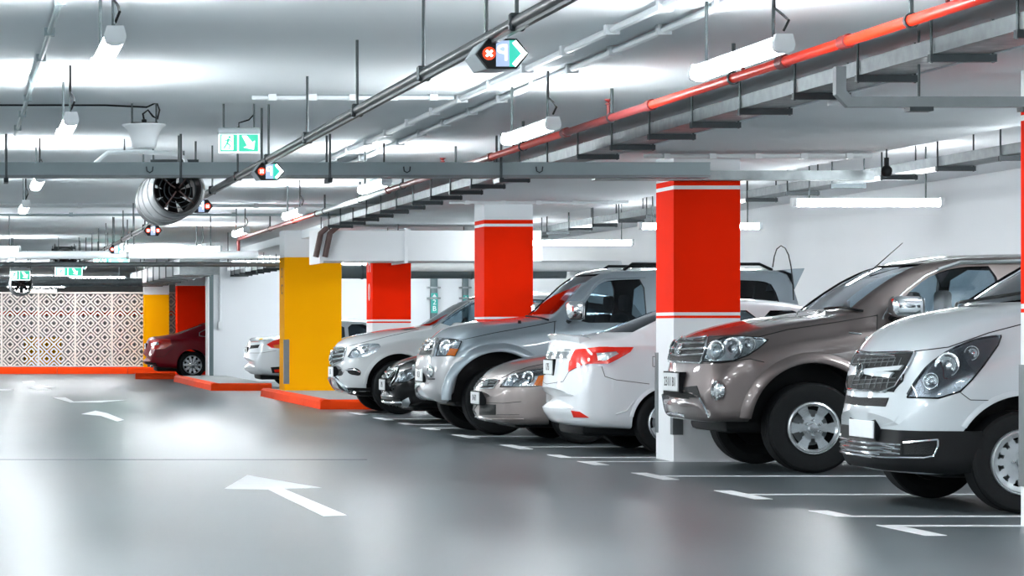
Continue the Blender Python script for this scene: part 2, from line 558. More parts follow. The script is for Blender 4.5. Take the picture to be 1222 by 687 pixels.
MB().box(0, 11 * PW, -0.03, 0.03, -0.0, 0.03).build('bottom_rail', 'lattice', fence)
# things behind the fence
yb = thing('storage_box', 'yellow container glimpsed through the lattice fence', 'container', (2.05, 84.5, 0))
MB().rbox(0, 1.15, 0, 0.9, 0.12, 0.88, 0.04).build('box_body', 'box_yellow', yb)
MB().rbox(-0.04, 1.19, -0.04, 0.94, 0.88, 0.98, 0.03).build('lid', 'box_yellow', yb)
for xx in (0.15, 1.0):
    for yy in (0.1, 0.8):
        MB().lathe([(0.06, -0.03), (0.06, 0.03)], (xx, yy, 0.06), 'y', 12).build('wheel', 'black', yb)

# ================================================================== ceiling services
ORD = ['nearest', 'second', 'third', 'fourth', 'fifth', 'sixth', 'seventh', 'eighth', 'ninth']

def lamp_meshes(L):
    d = {}
    # trough housing on top, diffuser wrapping below; lamp runs along local y
    d['housing'] = MB().prism([(-0.030, 0.034), (-0.026, 0.05), (0.026, 0.05), (0.030, 0.034)], 'y', 0.03, L - 0.03).mesh('housing', 'lamp_body')
    prof = [(-0.030, 0.034), (-0.045, 0.020), (-0.050, 0.0), (-0.042, -0.022), (-0.022, -0.034), (0.022, -0.034), (0.042, -0.022), (0.050, 0.0), (0.045, 0.020), (0.030, 0.034)]
    d['diffuser'] = MB().prism(prof, 'y', 0.035, L - 0.035).mesh('diffuser', 'lamp_on')
    d['end_cap'] = MB().prism([(-0.050, 0.02), (-0.053, -0.002), (-0.045, -0.026), (-0.022, -0.038), (0.022, -0.038), (0.045, -0.026),
                               (0.053, -0.002), (0.050, 0.02), (0.040, 0.055), (-0.040, 0.055)], 'y', 0, 0.045).mesh('end_cap', 'lamp_body')
    return d

LL = 1.55
LM = lamp_meshes(LL)

def lamp(label, loc, rz=0.0, group=None, cable=True):
    t = thing('batten_lamp', label, 'lamp', loc, rz, group)
    for n in ('housing', 'diffuser'):
        inst(n, LM[n], t)
    inst('end_cap', LM['end_cap'], t)
    inst('end_cap', LM['end_cap'], t, (0, LL - 0.045, 0))
    top = (ZC if loc[0] < 6.1 else ZB if loc[0] < 8.42 and rz == 0 else ZW) - loc[2]
    for yy in (0.18, LL - 0.18):
        MB().tube([(0, yy, 0.048), (0, yy, top)], 0.009, 6).build('hanger_rod', 'rod', t)
    if cable:
        MB().tube([(0.0, 0.02, 0.07), (0.02, 0.0, 0.12), (0.02, 0.1, 0.16), (0.0, 0.165, 0.2), (0.0, 0.165, top)], 0.007, 5).build('cable', 'black', t)
    return t

row = [12.75, 17.8, 24.65, 29.9]
for i, y in enumerate(row):
    lamp('%s lit batten lamp of the left row above the aisle' % ORD[i], (0.74, y, 2.62), 0, 'aisle lamps, left row')
row = [13.1, 18.2, 25.3, 31.6, 37.7]
for i, y in enumerate(row):
    lamp('%s lit batten lamp of the row along the sprinkler pipe' % ORD[i], (4.03, y, 2.62), 0, 'aisle lamps, right row')
for i, (x, y, z, lb) in enumerate([
        (4.08, 41.7, 2.48, 'lit batten lamp lying across the aisle below the hanging sign track'),
        (0.95, 41.7, 2.48, 'lit batten lamp lying across the aisle at the left photo edge'),
        (2.75, 69.5, 2.36, 'lit batten lamp crossing the aisle just before the lattice fence'),
        (10.05, 27.4, 2.52, 'lit batten lamp over the bays in front of the bright white wall'),
        (10.05, 33.6, 2.52, 'lit batten lamp whose end shows right of the large red column'),
        (10.05, 40.0, 2.52, 'lit batten lamp over the bays seen between the two big red columns'),
        (10.05, 46.5, 2.52, 'lit batten lamp low behind the second red column'),
        (9.55, 60.0, 2.72, 'lit batten lamp before the far white wall behind the lettered column'),
        (11.45, 60.0, 2.72, 'lit batten lamp before the far white wall above the drainpipes'),
        (7.6, 60.0, 2.72, 'lit batten lamp before the far white wall behind the yellow column'),
        (3.2, 88.0, 2.5, 'added lit batten lamp beyond the lattice fence'),  # lamp added to brighten the space behind the fence
        (0.6, 70.5, 2.5, 'added lit batten lamp before the lattice fence at the left photo edge'),  # added to throw more light on the fence
        (4.5, 72.6, 2.62, 'added lit batten lamp right above the lattice fence beside the yellow column'),  # likewise added to brighten the fence
        (10.05, 21.2, 2.52, 'lit batten lamp over the bays by the right photo edge')]):
    lamp(lb, (x, y, z), PI / 2, 'lamps lying across the bays', cable=False)
# fill lamps added to brighten the hall, mostly out of view
hall = [(-3.6, y) for y in (3, 9, 15, 21, 27, 33, 39, 48.5, 57, 69)] + [(-6.8, y) for y in (6, 18, 30, 42, 60)]
hall += [(0.74, -3), (0.74, 2.5), (0.74, 7.5), (4.03, -3), (4.03, 2.5), (4.03, 8), (7.2, 0), (7.2, 5.5), (9.6, -2), (9.6, 4), (9.6, 10), (9.6, 14), (1.0, 50.5), (4.03, 44.3), (3.83, 55.5), (0.7, 62), (-2, 72.0), (-5, 72.0), (8, 86)]
for i, (x, y) in enumerate(hall):
    lamp('added fill batten lamp hanging over the hall', (x, y, 2.6), 0, 'added fill lamps', cable=False)

# ---- cross trunking in front of the first red column
t = thing('cable_trunking', 'long grey cable trunking crossing the whole aisle under the ceiling', 'cable trunking', (0, 24.3, 2.605))
MB().box(-8.9, 6.8, 0.0, 0.15, 0.02, 0.135).build('trunking_body', 'galv_paint', t)
MB().box(-8.9, 6.8, -0.012, 0.162, 0.0, 0.025).build('bottom_lip', 'guard', t)
MB().box(-8.9, 6.8, -0.012, 0.162, 0.125, 0.14).build('trunking_lid', 'galv_paint', t)
MB().box(5.8, 8.35, 0.17, 0.34, -0.01, 0.075).build('side_branch', 'galv', t)
for xx in (-3.2, 0.42, 2.0, 3.35, 4.9):
    MB().tube([(xx, -0.03, -0.04), (xx, -0.03, ZC - 2.605)], 0.011, 6).build('hanger_rod', 'rod', t)
    MB().tube([(xx, 0.18, -0.04), (xx, 0.18, ZC - 2.605)], 0.011, 6).build('hanger_rod', 'rod', t)
    MB().box(xx - 0.02, xx + 0.02, -0.06, 0.21, -0.045, -0.003).build('support_channel', 'dark_steel', t)
for xx in (1.72, 4.05, 5.25):
    MB().tube([(xx - 0.03, -0.013, 0.10), (xx - 0.025, -0.015, 0.06), (xx, -0.015, 0.045), (xx + 0.025, -0.015, 0.06), (xx + 0.03, -0.013, 0.10)], 0.006, 6).build('wire_clip', 'dark_steel', t)

# ---- sign track (busway tube) with lane signs
TX, TZ = 2.43, 2.57
t = thing('sign_track', 'long dark tube carrying the parking signs down the aisle', 'pipe', (TX, 8.0, TZ))
MB().tube([(0, 0, 0), (0, 54, 0)], 0.028, 12).build('tube', 'tube', t)
MB().box(-0.012, 0.012, 0, 54, -0.040, -0.022).build('slot_rail', 'tube', t)
for k in range(22):
    yy = 1.35 + k * 2.35
    MB().tube([(0, yy, 0.02), (0, yy, ZC - TZ)], 0.009, 6).build('hanger_rod', 'rod', t)
    MB().rbox(-0.035, 0.035, yy - 0.02, yy + 0.02, -0.04, 0.04, 0.008, 1).build('clamp', 'dark_steel', t)

def hexpts(w, h, tip):
    return [(-w, 0), (-w + tip, -h), (w - tip, -h), (w, 0), (w - tip, h), (-w + tip, h)]

def star_x(c, r):
    mb = MB()
    for s in (1, -1):
        a = Vector((c[0] - r, c[1] - s * r))
        b = Vector((c[0] + r, c[1] + s * r))
        d = (b - a).normalized()
        n = Vector((-d.y, d.x)) * r * 0.38
        mb.prism([tuple(a - n), tuple(b - n), tuple(b + n), tuple(a + n)], 'y', -0.010, -0.004)
    return mb

def lane_sign(label, x, y, left, right, sc=1.0):
    z = TZ - 0.085
    t = thing('parking_sign', label, 'sign', (x, y, z), 0, 'parking guidance signs on the ceiling tube')
    w, h, tip = 0.110 * sc, 0.060 * sc, 0.052 * sc
    MB().prism(hexpts(w * 1.07, h * 1.13, tip), 'y', 0.0, 0.03).build('case', 'black', t)
    back = hexpts(w * 1.10, h * 1.12, tip)
    b2 = MB()
    n = 6
    v0 = [(p[0], 0.03, p[1]) for p in back]
    v1 = [(p[0] * 0.80 - 0.02, 0.30, p[1] * 0.9) for p in back]
    b2.add(v0 + v1, [list(range(n)), [n + i for i in range(n)]] + [(i, (i + 1) % n, n + (i + 1) % n, n + i) for i in range(n)])
    b2.build('rear_shell', 'sign_grey', t)
    mid = 0.030 * sc
    p = MB().box(-mid, mid, -0.004, 0, -h * 0.98, h * 0.98).build('face_panel', 'led_panel', t)
    inst('letter_p', text_mesh('P', 0.105 * sc, extrude=0.003, mirror=True, m='led_white'), p, (0.0, -0.006, 0), (PI / 2, 0, 0))
    for s, kind in ((-1, left), (1, right)):
        if kind == 'x':
            c = MB().lathe([(0.030 * sc, -0.004), (0.030 * sc, 0.0)], (s * 0.062 * sc, 0, 0), 'y', 16).build('red_disc', 'led_red', t)
            star_x((s * 0.062 * sc, 0), 0.013 * sc).build('cross_mark', 'led_white', c)
        elif kind == 'arrow':
            g = MB().prism([(mid, -h), (w - tip, -h), (w, 0), (w - tip, h), (mid, h)], 'y', -0.004, 0.0).build('arrow_panel', 'led_green', t)
            k = 0.7
            out = [(mid + 0.004, -h), (w - tip, -h), (w * 1.0, 0), (w - tip, h), (mid + 0.004, h)]
            mb = MB()
            for a, b in ((1, 2), (2, 3)):
                A, B = Vector(out[a]), Vector(out[b])
                d = (B - A).normalized()
                nn = Vector((-d.y, d.x)) * 0.020 * sc
                mb.prism([tuple(A), tuple(B), tuple(B + nn), tuple(A + nn)], 'y', -0.008, -0.004)
            mb.build('arrow_mark', 'led_white', g)
    MB().tube([(-0.045, 0.15, h * 0.8), (-0.045, 0.15, ZC - z)], 0.009, 6).build('hanger_rod', 'rod', t)
    MB().box(-0.01, 0.03, 0.035, 0.28, h * 1.0, h * 1.13).build('tube_glow', 'led_green' if right == 'arrow' else 'led_red', t)  # glowing strip stands in for sign light falling on the tube underside
    return t

signs = [(2.47, 12.2, 'x', 'arrow', 'nearest hanging parking sign with red cross, letter P and green arrow'),
         (2.46, 21.3, 'x', 'arrow', 'second hanging parking sign with red cross and green arrow before the trunking'),
         (2.46, 27.3, 'x', 'x', 'third hanging parking sign with two red discs beside the large fan'),
         (2.45, 34.0, 'x', 'x', 'fourth hanging parking sign with two red discs below the large fan'),
         (2.45, 42.0, 'x', 'arrow', 'fifth hanging parking sign, small, with red disc and white arrow'),
         (2.43, 53.3, 'x', 'arrow', 'sixth hanging parking sign, small, near the green hanging signs')]
for (x, y, l, r, lb) in signs:
    lane_sign(lb, x, y, l, r)

# ---- exit signs
def exit_sign(label, loc, sc=1.0, wide=1.0, gm='sign_green'):
    t = thing('exit_sign', label, 'sign', loc, 0, 'green exit signs')
    W_, H_ = 0.175 * sc * wide, 0.105 * sc
    MB().rbox(-W_ * 1.02, W_ * 1.02, -0.02, 0.09, H_ * 0.55, H_ * 1.08, 0.008).build('sign_case', 'sign_grey', t)
    fr = MB().box(-W_, W_, 0.0, 0.03, -H_, H_ * 0.6).build('light_box', 'sign_white', t)
    g = MB().box(-W_ * 0.93, -W_ * 0.1, -0.004, 0.0, -H_ * 0.88, H_ * 0.52).build('green_panel', gm, t)
    g2 = MB().box(-W_ * 0.02, W_ * 0.93, -0.004, 0.0, -H_ * 0.88, H_ * 0.52).build('green_panel', gm, t)
    u = H_
    # running figure in a white doorway
    MB().box(-W_ * 0.86, -W_ * 0.30, -0.007, -0.004, -u * 0.75, u * 0.45).build('doorway_mark', 'sign_white', g)
    mb = MB()
    mb.lathe([(u * 0.11, -0.010), (u * 0.11, -0.007)], (-W_ * 0.48, 0, u * 0.30), 'y', 10)
    def limb(a, b, th):
        A, B = Vector(a), Vector(b)
        d = (B - A).normalized()
        n = Vector((-d.y, d.x)) * th
        mb.prism([tuple(A - n), tuple(B - n), tuple(B + n), tuple(A + n)], 'y', -0.010, -0.007)
    limb((-W_ * 0.52, u * 0.18), (-W_ * 0.60, -u * 0.2), u * 0.09)
    limb((-W_ * 0.60, -u * 0.2), (-W_ * 0.44, -u * 0.4), u * 0.06)
    limb((-W_ * 0.44, -u * 0.4), (-W_ * 0.52, -u * 0.68), u * 0.05)
    limb((-W_ * 0.60, -u * 0.2), (-W_ * 0.76, -u * 0.62), u * 0.06)
    limb((-W_ * 0.52, u * 0.12), (-W_ * 0.36, -u * 0.08), u * 0.045)
    limb((-W_ * 0.53, u * 0.12), (-W_ * 0.74, -u * 0.02), u * 0.045)
    mb.build('running_figure', 'sign_green', g)
    # arrow pointing down to the right
    A = MB()
    cx = W_ * 0.46
    A.prism([(cx - u * 0.55, u * 0.42), (cx - u * 0.15, u * 0.42), (cx + u * 0.30, -u * 0.12), (cx + u * 0.52, u * 0.02), (cx + u * 0.42, -u * 0.72), (cx - u * 0.42, -u * 0.55), (cx - u * 0.12, -u * 0.40)], 'y', -0.008, -0.004)
    A.build('arrow_mark', 'sign_white', g2)
    for s in (-0.75, 0.75):
        MB().tube([(s * W_, 0.035, H_ * 1.05), (s * W_, 0.035, ZC - loc[2])], 0.008, 6).build('hanger_rod', 'rod', t)
    MB().tube([(0, 0.035, H_ * 1.05), (0, 0.035, H_ * 1.5), (W_ * 0.5, 0.035, H_ * 1.75), (W_ * 0.75, 0.035, H_ * 2.2)], 0.006, 5).build('cable', 'black', t)
    return t

exit_sign('large green exit sign hanging before the grey trunking', at(285.5, 168, 21.0), 0.91)
exit_sign('wide green exit sign hanging far down the aisle below the sign track', at(133, 309, 54.0), 1.3, 1.6, 'sign_green_bright')
exit_sign('small green exit sign far left above the lattice fence', at(24, 327, 60.0), 1.3)
exit_sign('small dark green exit sign beside the distant fan', at(82, 323, 51.5), 1.0, 1.5)

# ---- trumpet shaped ceiling speaker
x, y, z = at(172, 177, 21.0)
t = thing('ceiling_speaker', 'white trumpet shaped speaker hanging above the grey trunking', 'speaker', (x, y, z))
prof = [(0.0, 0.0), (0.085, 0.0), (0.095, 0.012), (0.100, 0.05), (0.110, 0.09), (0.125, 0.13), (0.145, 0.16), (0.172, 0.180), (0.172, 0.187), (0.12, 0.19), (0.0, 0.19)]
MB().lathe(prof, n=32).build('horn', 'conduit', t)
MB().rbox(-0.105, 0.105, -0.05, 0.05, 0.188, 0.203, 0.004).build('mounting_plate', 'black', t)
MB().lathe([(0.02, 0.203), (0.02, 0.225), (0.008, 0.23)], n=10).build('cable_gland', 'black', t)
for s in (-0.095, 0.095):
    MB().tube([(s, 0, 0.195), (s, 0, ZC - z)], 0.008, 6).build('hanger_rod', 'rod', t)
MB().tube([(0, 0, 0.22), (-0.01, 0, 0.27), (0.03, 0, 0.30), (0.07, 0, 0.25), (0.105, 0, 0.23), (0.12, 0, 0.30), (0.10, 0, 0.36), (0.02, 0, ZC - z - 0.03), (-0.3, 0, ZC - z - 0.015), (-4, 0, ZC - z - 0.012)], 0.008, 6).build('cable', 'black', t)

# ---- jet fans
def jet_fan(label, px, py, Y, r=0.27, L=2.1):
    x, y, z = at(px, py, Y)
    t = thing('jet_fan', label, 'fan', (x, y, z), 0, 'jet fans under the ceiling')
    MB().lathe([(r * 0.88, 0.0), (r * 0.93, -0.02), (r, 0.0), (r * 1.03, 0.06), (r * 1.03, 0.6), (r * 1.03, L), (r * 0.88, L + 0.02), (r * 0.88, 0.05)], axis='y', n=40, close=True).build('casing', 'fan', t)
    for yy in (0.28, 1.0, 1.6):
        MB().lathe([(r * 1.03, yy), (r * 1.06, yy), (r * 1.06, yy + 0.035), (r * 1.03, yy + 0.035)], axis='y', n=40, close=True).build('band', 'fan', t)
    MB().lathe([(r * 0.88, 0.005), (r * 0.88, L), (r * 0.85, L), (r * 0.85, 0.005)], axis='y', n=32, close=True).build('liner', 'fan_in', t)
    MB().lathe([(r * 0.01, 0.35), (r * 0.2, 0.40), (r * 0.28, 0.5), (r * 0.28, 0.9)], axis='y', n=20).build('hub', 'fan_in', t)
    for k in range(8):
        a = 2 * PI * k / 8
        mb = MB()
        ca, sa = math.cos(a), math.sin(a)
        def P(rad, tan, yy):
            return (ca * rad - sa * tan, yy, sa * rad + ca * tan)
        mb.add([P(r * 0.25, -0.03, 0.62), P(r * 0.25, 0.03, 0.68), P(r * 0.77, 0.06, 0.66), P(r * 0.77, -0.05, 0.58),
                P(r * 0.25, -0.03, 0.63), P(r * 0.25, 0.03, 0.69), P(r * 0.77, 0.06, 0.67), P(r * 0.77, -0.05, 0.59)],
               [(0, 1, 2, 3), (4, 7, 6, 5), (0, 4, 5, 1), (1, 5, 6, 2), (2, 6, 7, 3), (3, 7, 4, 0)])
        mb.build('blade', 'fan_in', t)
    for k in (0, 1, 2):
        MB().lathe([(r * (0.3 + 0.18 * k), 0.02), (r * (0.3 + 0.18 * k) + 0.008, 0.02), (r * (0.3 + 0.18 * k) + 0.008, 0.03), (r * (0.3 + 0.18 * k), 0.03)], axis='y', n=32, close=True).build('guard_ring', 'dark_steel', t)
    for a in (0.9, 2.5, 4.1, 5.6):
        MB().tube([(math.cos(a) * 0.02, 0.025, math.sin(a) * 0.02), (math.cos(a) * r * 0.8, 0.025, math.sin(a) * r * 0.8)], 0.008, 6).build('guard_spoke', 'brown', t)
    for yy in (0.35, L - 0.4):
        MB().box(-r * 0.9, r * 0.9, yy, yy + 0.05, r * 1.0, r * 1.0 + 0.05).build('support_channel', 'dark_steel', t)
        for s in (-0.8, 0.8):
            MB().tube([(s * r, yy + 0.025, r * 1.0), (s * r, yy + 0.025, ZC - z)], 0.010, 6).build('hanger_rod', 'rod', t)
    return t

jet_fan('large grey jet fan with open dark mouth hanging behind the trunking', 212, 226, 24.85, 0.25)
jet_fan('distant jet fan hanging left of the green exit signs', 78, 311, 55.0, 0.25)
jet_fan('small distant jet fan at the far left above the fence', 26, 338, 62.5)

# ---- red sprinkler pipe
PX_, PZ_ = 4.79, 2.785
t = thing('sprinkler_pipe', 'red sprinkler pipe running along the ceiling beside the bays', 'pipe', (PX_, 5, PZ_))
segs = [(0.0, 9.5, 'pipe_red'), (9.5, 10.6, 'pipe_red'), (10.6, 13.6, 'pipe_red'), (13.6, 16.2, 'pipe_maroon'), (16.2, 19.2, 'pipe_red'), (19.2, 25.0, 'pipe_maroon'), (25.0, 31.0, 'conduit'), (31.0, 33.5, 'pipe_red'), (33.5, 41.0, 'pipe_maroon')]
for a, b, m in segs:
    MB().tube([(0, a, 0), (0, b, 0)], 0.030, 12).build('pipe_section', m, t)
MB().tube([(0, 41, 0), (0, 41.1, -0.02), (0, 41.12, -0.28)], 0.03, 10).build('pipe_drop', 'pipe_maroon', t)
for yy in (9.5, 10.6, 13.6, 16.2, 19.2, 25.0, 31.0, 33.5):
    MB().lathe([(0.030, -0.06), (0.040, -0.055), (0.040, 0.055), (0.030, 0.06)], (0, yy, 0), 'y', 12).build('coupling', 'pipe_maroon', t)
for k in range(11):
    yy = 5.4 + k * 3.1
    MB().tube([(0, yy, 0.03), (0, yy, ZC - PZ_)], 0.012, 6).build('hanger_rod', 'rod', t)
    MB().lathe([(0.034, -0.015), (0.041, -0.015), (0.041, 0.015), (0.034, 0.015)], (0, yy, 0), 'y', 12, close=True).build('clevis_ring', 'dark_steel', t)
for k in range(6):
    yy = 8.0 + k * 3.4
    mb = MB().tube([(0, yy, 0.03), (0, yy, 0.10)], 0.012, 8)
    mb.lathe([(0.012, 0.10), (0.022, 0.105), (0.022, 0.115), (0.004, 0.12), (0.03, 0.14), (0.03, 0.145)], (0, yy, 0), 'z', 10)
    mb.build('sprinkler_head', 'pipe_maroon', t)

# ---- cable tray hung beside the sprinkler pipe
def cable_tray(label, x0, z0, ya, yb, wid, step, bm='dark_steel', bw=0.06, drop=False, side=0.09):
    t = thing('cable_tray', label, 'cable tray', (x0, ya, z0))
    L = yb - ya
    for xx in (0, wid):
        MB().box(xx - 0.008, xx + 0.008, 0, L, 0, side).build('side_rail', 'galv', t)
    MB().box(0, wid, 0, L, 0, 0.01).build('tray_floor', 'galv', t)
    for i, xx in enumerate((0.06, 0.12, 0.19, 0.25)):
        if xx < wid - 0.02:
            MB().tube([(xx, 0, 0.03), (xx + 0.01, L * 0.3, 0.03), (xx - 0.01, L * 0.7, 0.03), (xx, L, 0.03)], 0.018, 6).build('power_cable', ['dark_steel', 'brown', 'black', 'conduit'][i], t)
    n = int(L / step)
    for k in range(n + 1):
        yy = min(0.3 + k * step, L - 0.05)
        MB().box(-0.03, wid + 0.05, yy - 0.022, yy + 0.022, -0.045, -0.001).build('support_channel', bm, t)
        for xx in (-0.018, wid + 0.035):
            MB().tube([(xx, yy, -0.05), (xx, yy, (ZC if x0 < 6 else ZW if x0 > 8.4 else ZB) - z0)], 0.008, 5).build('hanger_rod', 'rod', t)
    return t

cable_tray('galvanised cable tray on black brackets below the red sprinkler pipe', 5.56, 2.80, 7.5, 41.0, 0.30, 1.25)
cable_tray('galvanised cable tray hung in front of the bright right wall', 9.06, 2.74, 17.0, 48.0, 0.28, 1.5)
cable_tray('perforated white cable tray far away above the dark red sedan', 6.4, 2.52, 56.0, 63.2, 0.35, 1.2)
# steep brown risers at the far end of the near tray
for i in range(2):
    xx = 5.62 + 0.14 * i
    o = MB().tube([(xx, 40.9, 2.80), (xx - 0.10, 41.0, 2.70), (xx - 0.17, 41.05, 2.34)], 0.045, 8).build('cable_riser', 'brown', None)
    tag(o, ['left brown cable riser dropping from the end of the cable tray', 'right brown cable riser dropping from the end of the cable tray'][i], 'pipe', 'brown cable risers')
# square drain pipe to the right photo edge
t = thing('drain_pipe', 'grey square drain pipe running from the cable tray to the right', 'pipe', (5.20, 15.85, 2.545))
MB().prism([(0.05, 0), (2.2, 0), (2.2, 0.062), (0.075, 0.062), (0.04, 0.10), (0.04, 0.24), (-0.02, 0.24), (-0.02, 0.075)], 'y', 0, 0.06).build('pipe_run', 'guard', t)
for xx in (0.48, 1.15):
    MB().box(xx - 0.07, xx + 0.07, -0.02, 0.08, -0.025, 0.0).build('support_channel', 'dark_steel', t)
    MB().tube([(xx, 0.03, 0.06), (xx, 0.03, (ZC if xx < 0.9 else ZB) - 2.545)], 0.008, 6).build('hanger_rod', 'rod', t)
# conduits fixed to the ceiling
def conduit(label, pts, r=0.018, m='conduit', clips=0, zc=ZC):
    t = thing('conduit', label, 'conduit', pts[0])
    p0 = Vector(pts[0])
    q = [Vector(p) - p0 for p in pts]
    MB().tube(q, r, 8).build('conduit_run', m, t)
    if clips:
        d = q[-1] - q[0]
        for k in range(clips):
            c = q[0] + d * ((k + 0.5) / clips)
            al = abs(d.y) > abs(d.x)
            a, b = (r * 1.7, 0.03) if al else (0.03, r * 1.7)
            MB().box(c.x - a, c.x + a, c.y - b, c.y + b, -r * 1.25, zc - p0.z).build('saddle_clip', m, t)
    return t

conduit('left one of two long white conduits on the ceiling above the sign track', [(3.79, 8, 2.97), (3.79, 29, 2.97)], 0.024, clips=18)
conduit('right one of two long white conduits on the ceiling above the sign track', [(4.09, 8, 2.97), (4.09, 29, 2.97)], 0.024, clips=18)
conduit('dark conduit on the ceiling along the left row of lamps', [(0.55, 9, 2.975), (0.50, 24, 2.975)], 0.018, 'galv_paint', clips=10)
conduit('short white conduit crossing the ceiling behind the exit sign', [(2.2, 20.2, 2.975), (3.72, 20.2, 2.975)], 0.018, clips=5)
conduit('white conduit crossing the beam right of the sprinkler pipe', [(6.15, 19.0, 2.83), (8.4, 19.0, 2.83)], 0.016, clips=5, zc=ZB)
conduit('white conduit crossing the beam just before the large red column', [(6.3, 24.7, 2.825), (8.4, 24.7, 2.825)], 0.02, clips=5, zc=ZB)
conduit('white conduit crossing the beam just before the second red column', [(6.15, 33.7, 2.825), (8.4, 33.7, 2.825)], 0.02, clips=5, zc=ZB)
t = conduit('bent white conduit dropping in front of the large fan', [at(110, 198, 24.9), at(128, 182, 24.9), at(160, 181, 24.9), at(205, 183, 24.9), at(220, 188, 24.9), at(224, 200, 24.9)], 0.020)
MB().tube([(0.30, 0, 0.12), (0.30, 0, ZC - t.location.z)], 0.008, 6).build('hanger_rod', 'rod', t)
conduit('nearer thin grey pipe crossing the ceiling behind the fan', [(-8.8, 37.6, 2.965), (6.0, 37.6, 2.965)], 0.028, clips=12)
conduit('farther thin grey pipe crossing the ceiling behind the fan', [(-8.8, 40.6, 2.965), (6.0, 40.6, 2.965)], 0.02, 'galv_paint', clips=12)

def hung_pipe(label, x0, x1, y, z, r, m='conduit'):
    t = thing('service_pipe', label, 'pipe', (x0, y, z))
    MB().tube([(0, 0, 0), (x1 - x0, 0, 0)], r, 14).build('pipe_run', m, t)
    n = int((x1 - x0) / 2.2) + 1
    for k in range(n):
        xx = 0.5 + k * 2.2
        if xx < x1 - x0:
            MB().tube([(xx, 0, r * 0.9), (xx, 0, (ZC if x0 + xx < 6.1 else ZB if x0 + xx < 8.42 else ZW) - z)], 0.010, 6).build('hanger_rod', 'rod', t)
            MB().lathe([(r * 1.02, -0.02), (r * 1.12, -0.02), (r * 1.12, 0.02), (r * 1.02, 0.02)], (xx, 0, 0), 'x', 14, close=True).build('pipe_ring', 'galv', t)
    return t

hung_pipe('thick white pipe crossing the far aisle beneath the lamps', -8.8, 4.8, 43.2, 2.43, 0.065)
hung_pipe('grey pipe crossing the far aisle behind the thick white pipe', -8.8, 6.0, 49.0, 2.42, 0.045, 'galv')
hung_pipe('lowest grey pipe crossing the aisle close to the fence', -8.8, 4.6, 67.6, 2.42, 0.11, 'galv')
hung_pipe('thin red pipe crossing the far aisle above the fence', -2.0, 4.6, 71.5, 2.55, 0.04, 'pipe_red')
hung_pipe('white pipe low under the ceiling between the two big red columns', 7.6, 12.2, 49.5, 2.40, 0.10)
hung_pipe('dark insulated pipe behind the second red column', 7.6, 12.2, 54.0, 2.38, 0.13, 'galv_paint')
hung_pipe('thin white pipe at the top of the far wall by the drainpipes', 6.3, 12.2, 63.2, 2.66, 0.06)
# distant white rectangular duct receding above the dark red sedan
t = thing('ceiling_duct', 'distant white panelled air duct sloping away above the dark red sedan', 'duct', (4.7, 57.0, 2.42))
MB().rbox(0, 0.8, 0, 17, 0, 0.34, 0.01).build('duct_body', 'ceiling_white', t)
for k in range(9):
    MB().box(-0.025, 0.825, k * 2.0 - 0.02, k * 2.0 + 0.05, -0.025, 0.365).build('flange', 'galv', t)
for k in range(5):
    for xx in (0.1, 0.7):
        MB().tube([(xx, 0.8 + k * 3.8, 0.33), (xx, 0.8 + k * 3.8, ZC - 2.42 - 0.0)], 0.01, 6).build('hanger_rod', 'rod', t)
# small black dome camera under the right end of the trunking
x, y, z = at(1058, 204, 24.1)
t = thing('security_camera', 'small black security camera hanging by the end of the trunking', 'camera', (x, y, z))
MB().lathe([(0.0, -0.055), (0.03, -0.047), (0.046, -0.025), (0.05, 0.0), (0.045, 0.025), (0.02, 0.05)], n=16).build('dome', 'black', t)
MB().tube([(0, 0, 0.045), (0, 0, 0.12)], 0.022, 8).build('stem', 'black', t)
MB().tube([(0, 0, 0.11), (0, 0, ZB - z)], 0.008, 6).build('hanger_rod', 'rod', t)


# ================================================================== cars
def pchip(xs, ys, x):
    xs, ys, x = np.asarray(xs, float), np.asarray(ys, float), np.asarray(x, float)
    h = np.diff(xs)
    d = np.diff(ys) / h
    m = np.zeros(len(xs))
    for i in range(1, len(xs) - 1):
        if d[i - 1] * d[i] > 0:
            w1, w2 = 2 * h[i] + h[i - 1], h[i] + 2 * h[i - 1]
            m[i] = (w1 + w2) / (w1 / d[i - 1] + w2 / d[i])
    m[0], m[-1] = d[0], d[-1]
    i = np.clip(np.searchsorted(xs, x) - 1, 0, len(xs) - 2)
    t = (x - xs[i]) / h[i]
    return ((2 * t ** 3 - 3 * t ** 2 + 1) * ys[i] + (t ** 3 - 2 * t ** 2 + t) * h[i] * m[i]
            + (-2 * t ** 3 + 3 * t ** 2) * ys[i + 1] + (t ** 3 - t ** 2) * h[i] * m[i + 1])


def chaikin(p, it=2):
    p = np.asarray(p, float)
    for _ in range(it):
        q = [p[0]]
        for i in range(len(p) - 1):
            q.append(0.75 * p[i] + 0.25 * p[i + 1])
            q.append(0.25 * p[i] + 0.75 * p[i + 1])
        q.append(p[-1])
        p = np.array(q)
    return p


def resample_closed(pts, step):
    out = []
    n = len(pts)
    for i in range(n):
        a, b = np.array(pts[i], float), np.array(pts[(i + 1) % n], float)
        k = max(1, int(np.hypot(*(b - a)) / step))
        for j in range(k):
            out.append(tuple(a + (b - a) * j / k))
    return out


def smooth_closed(pts, it=2):
    p = [np.array(q, float) for q in pts]
    for _ in range(it):
        q = []
        for i in range(len(p)):
            a, b = p[i], p[(i + 1) % len(p)]
            q += [0.8 * a + 0.2 * b, 0.2 * a + 0.8 * b]
        p = q
    return [tuple(q) for q in p]


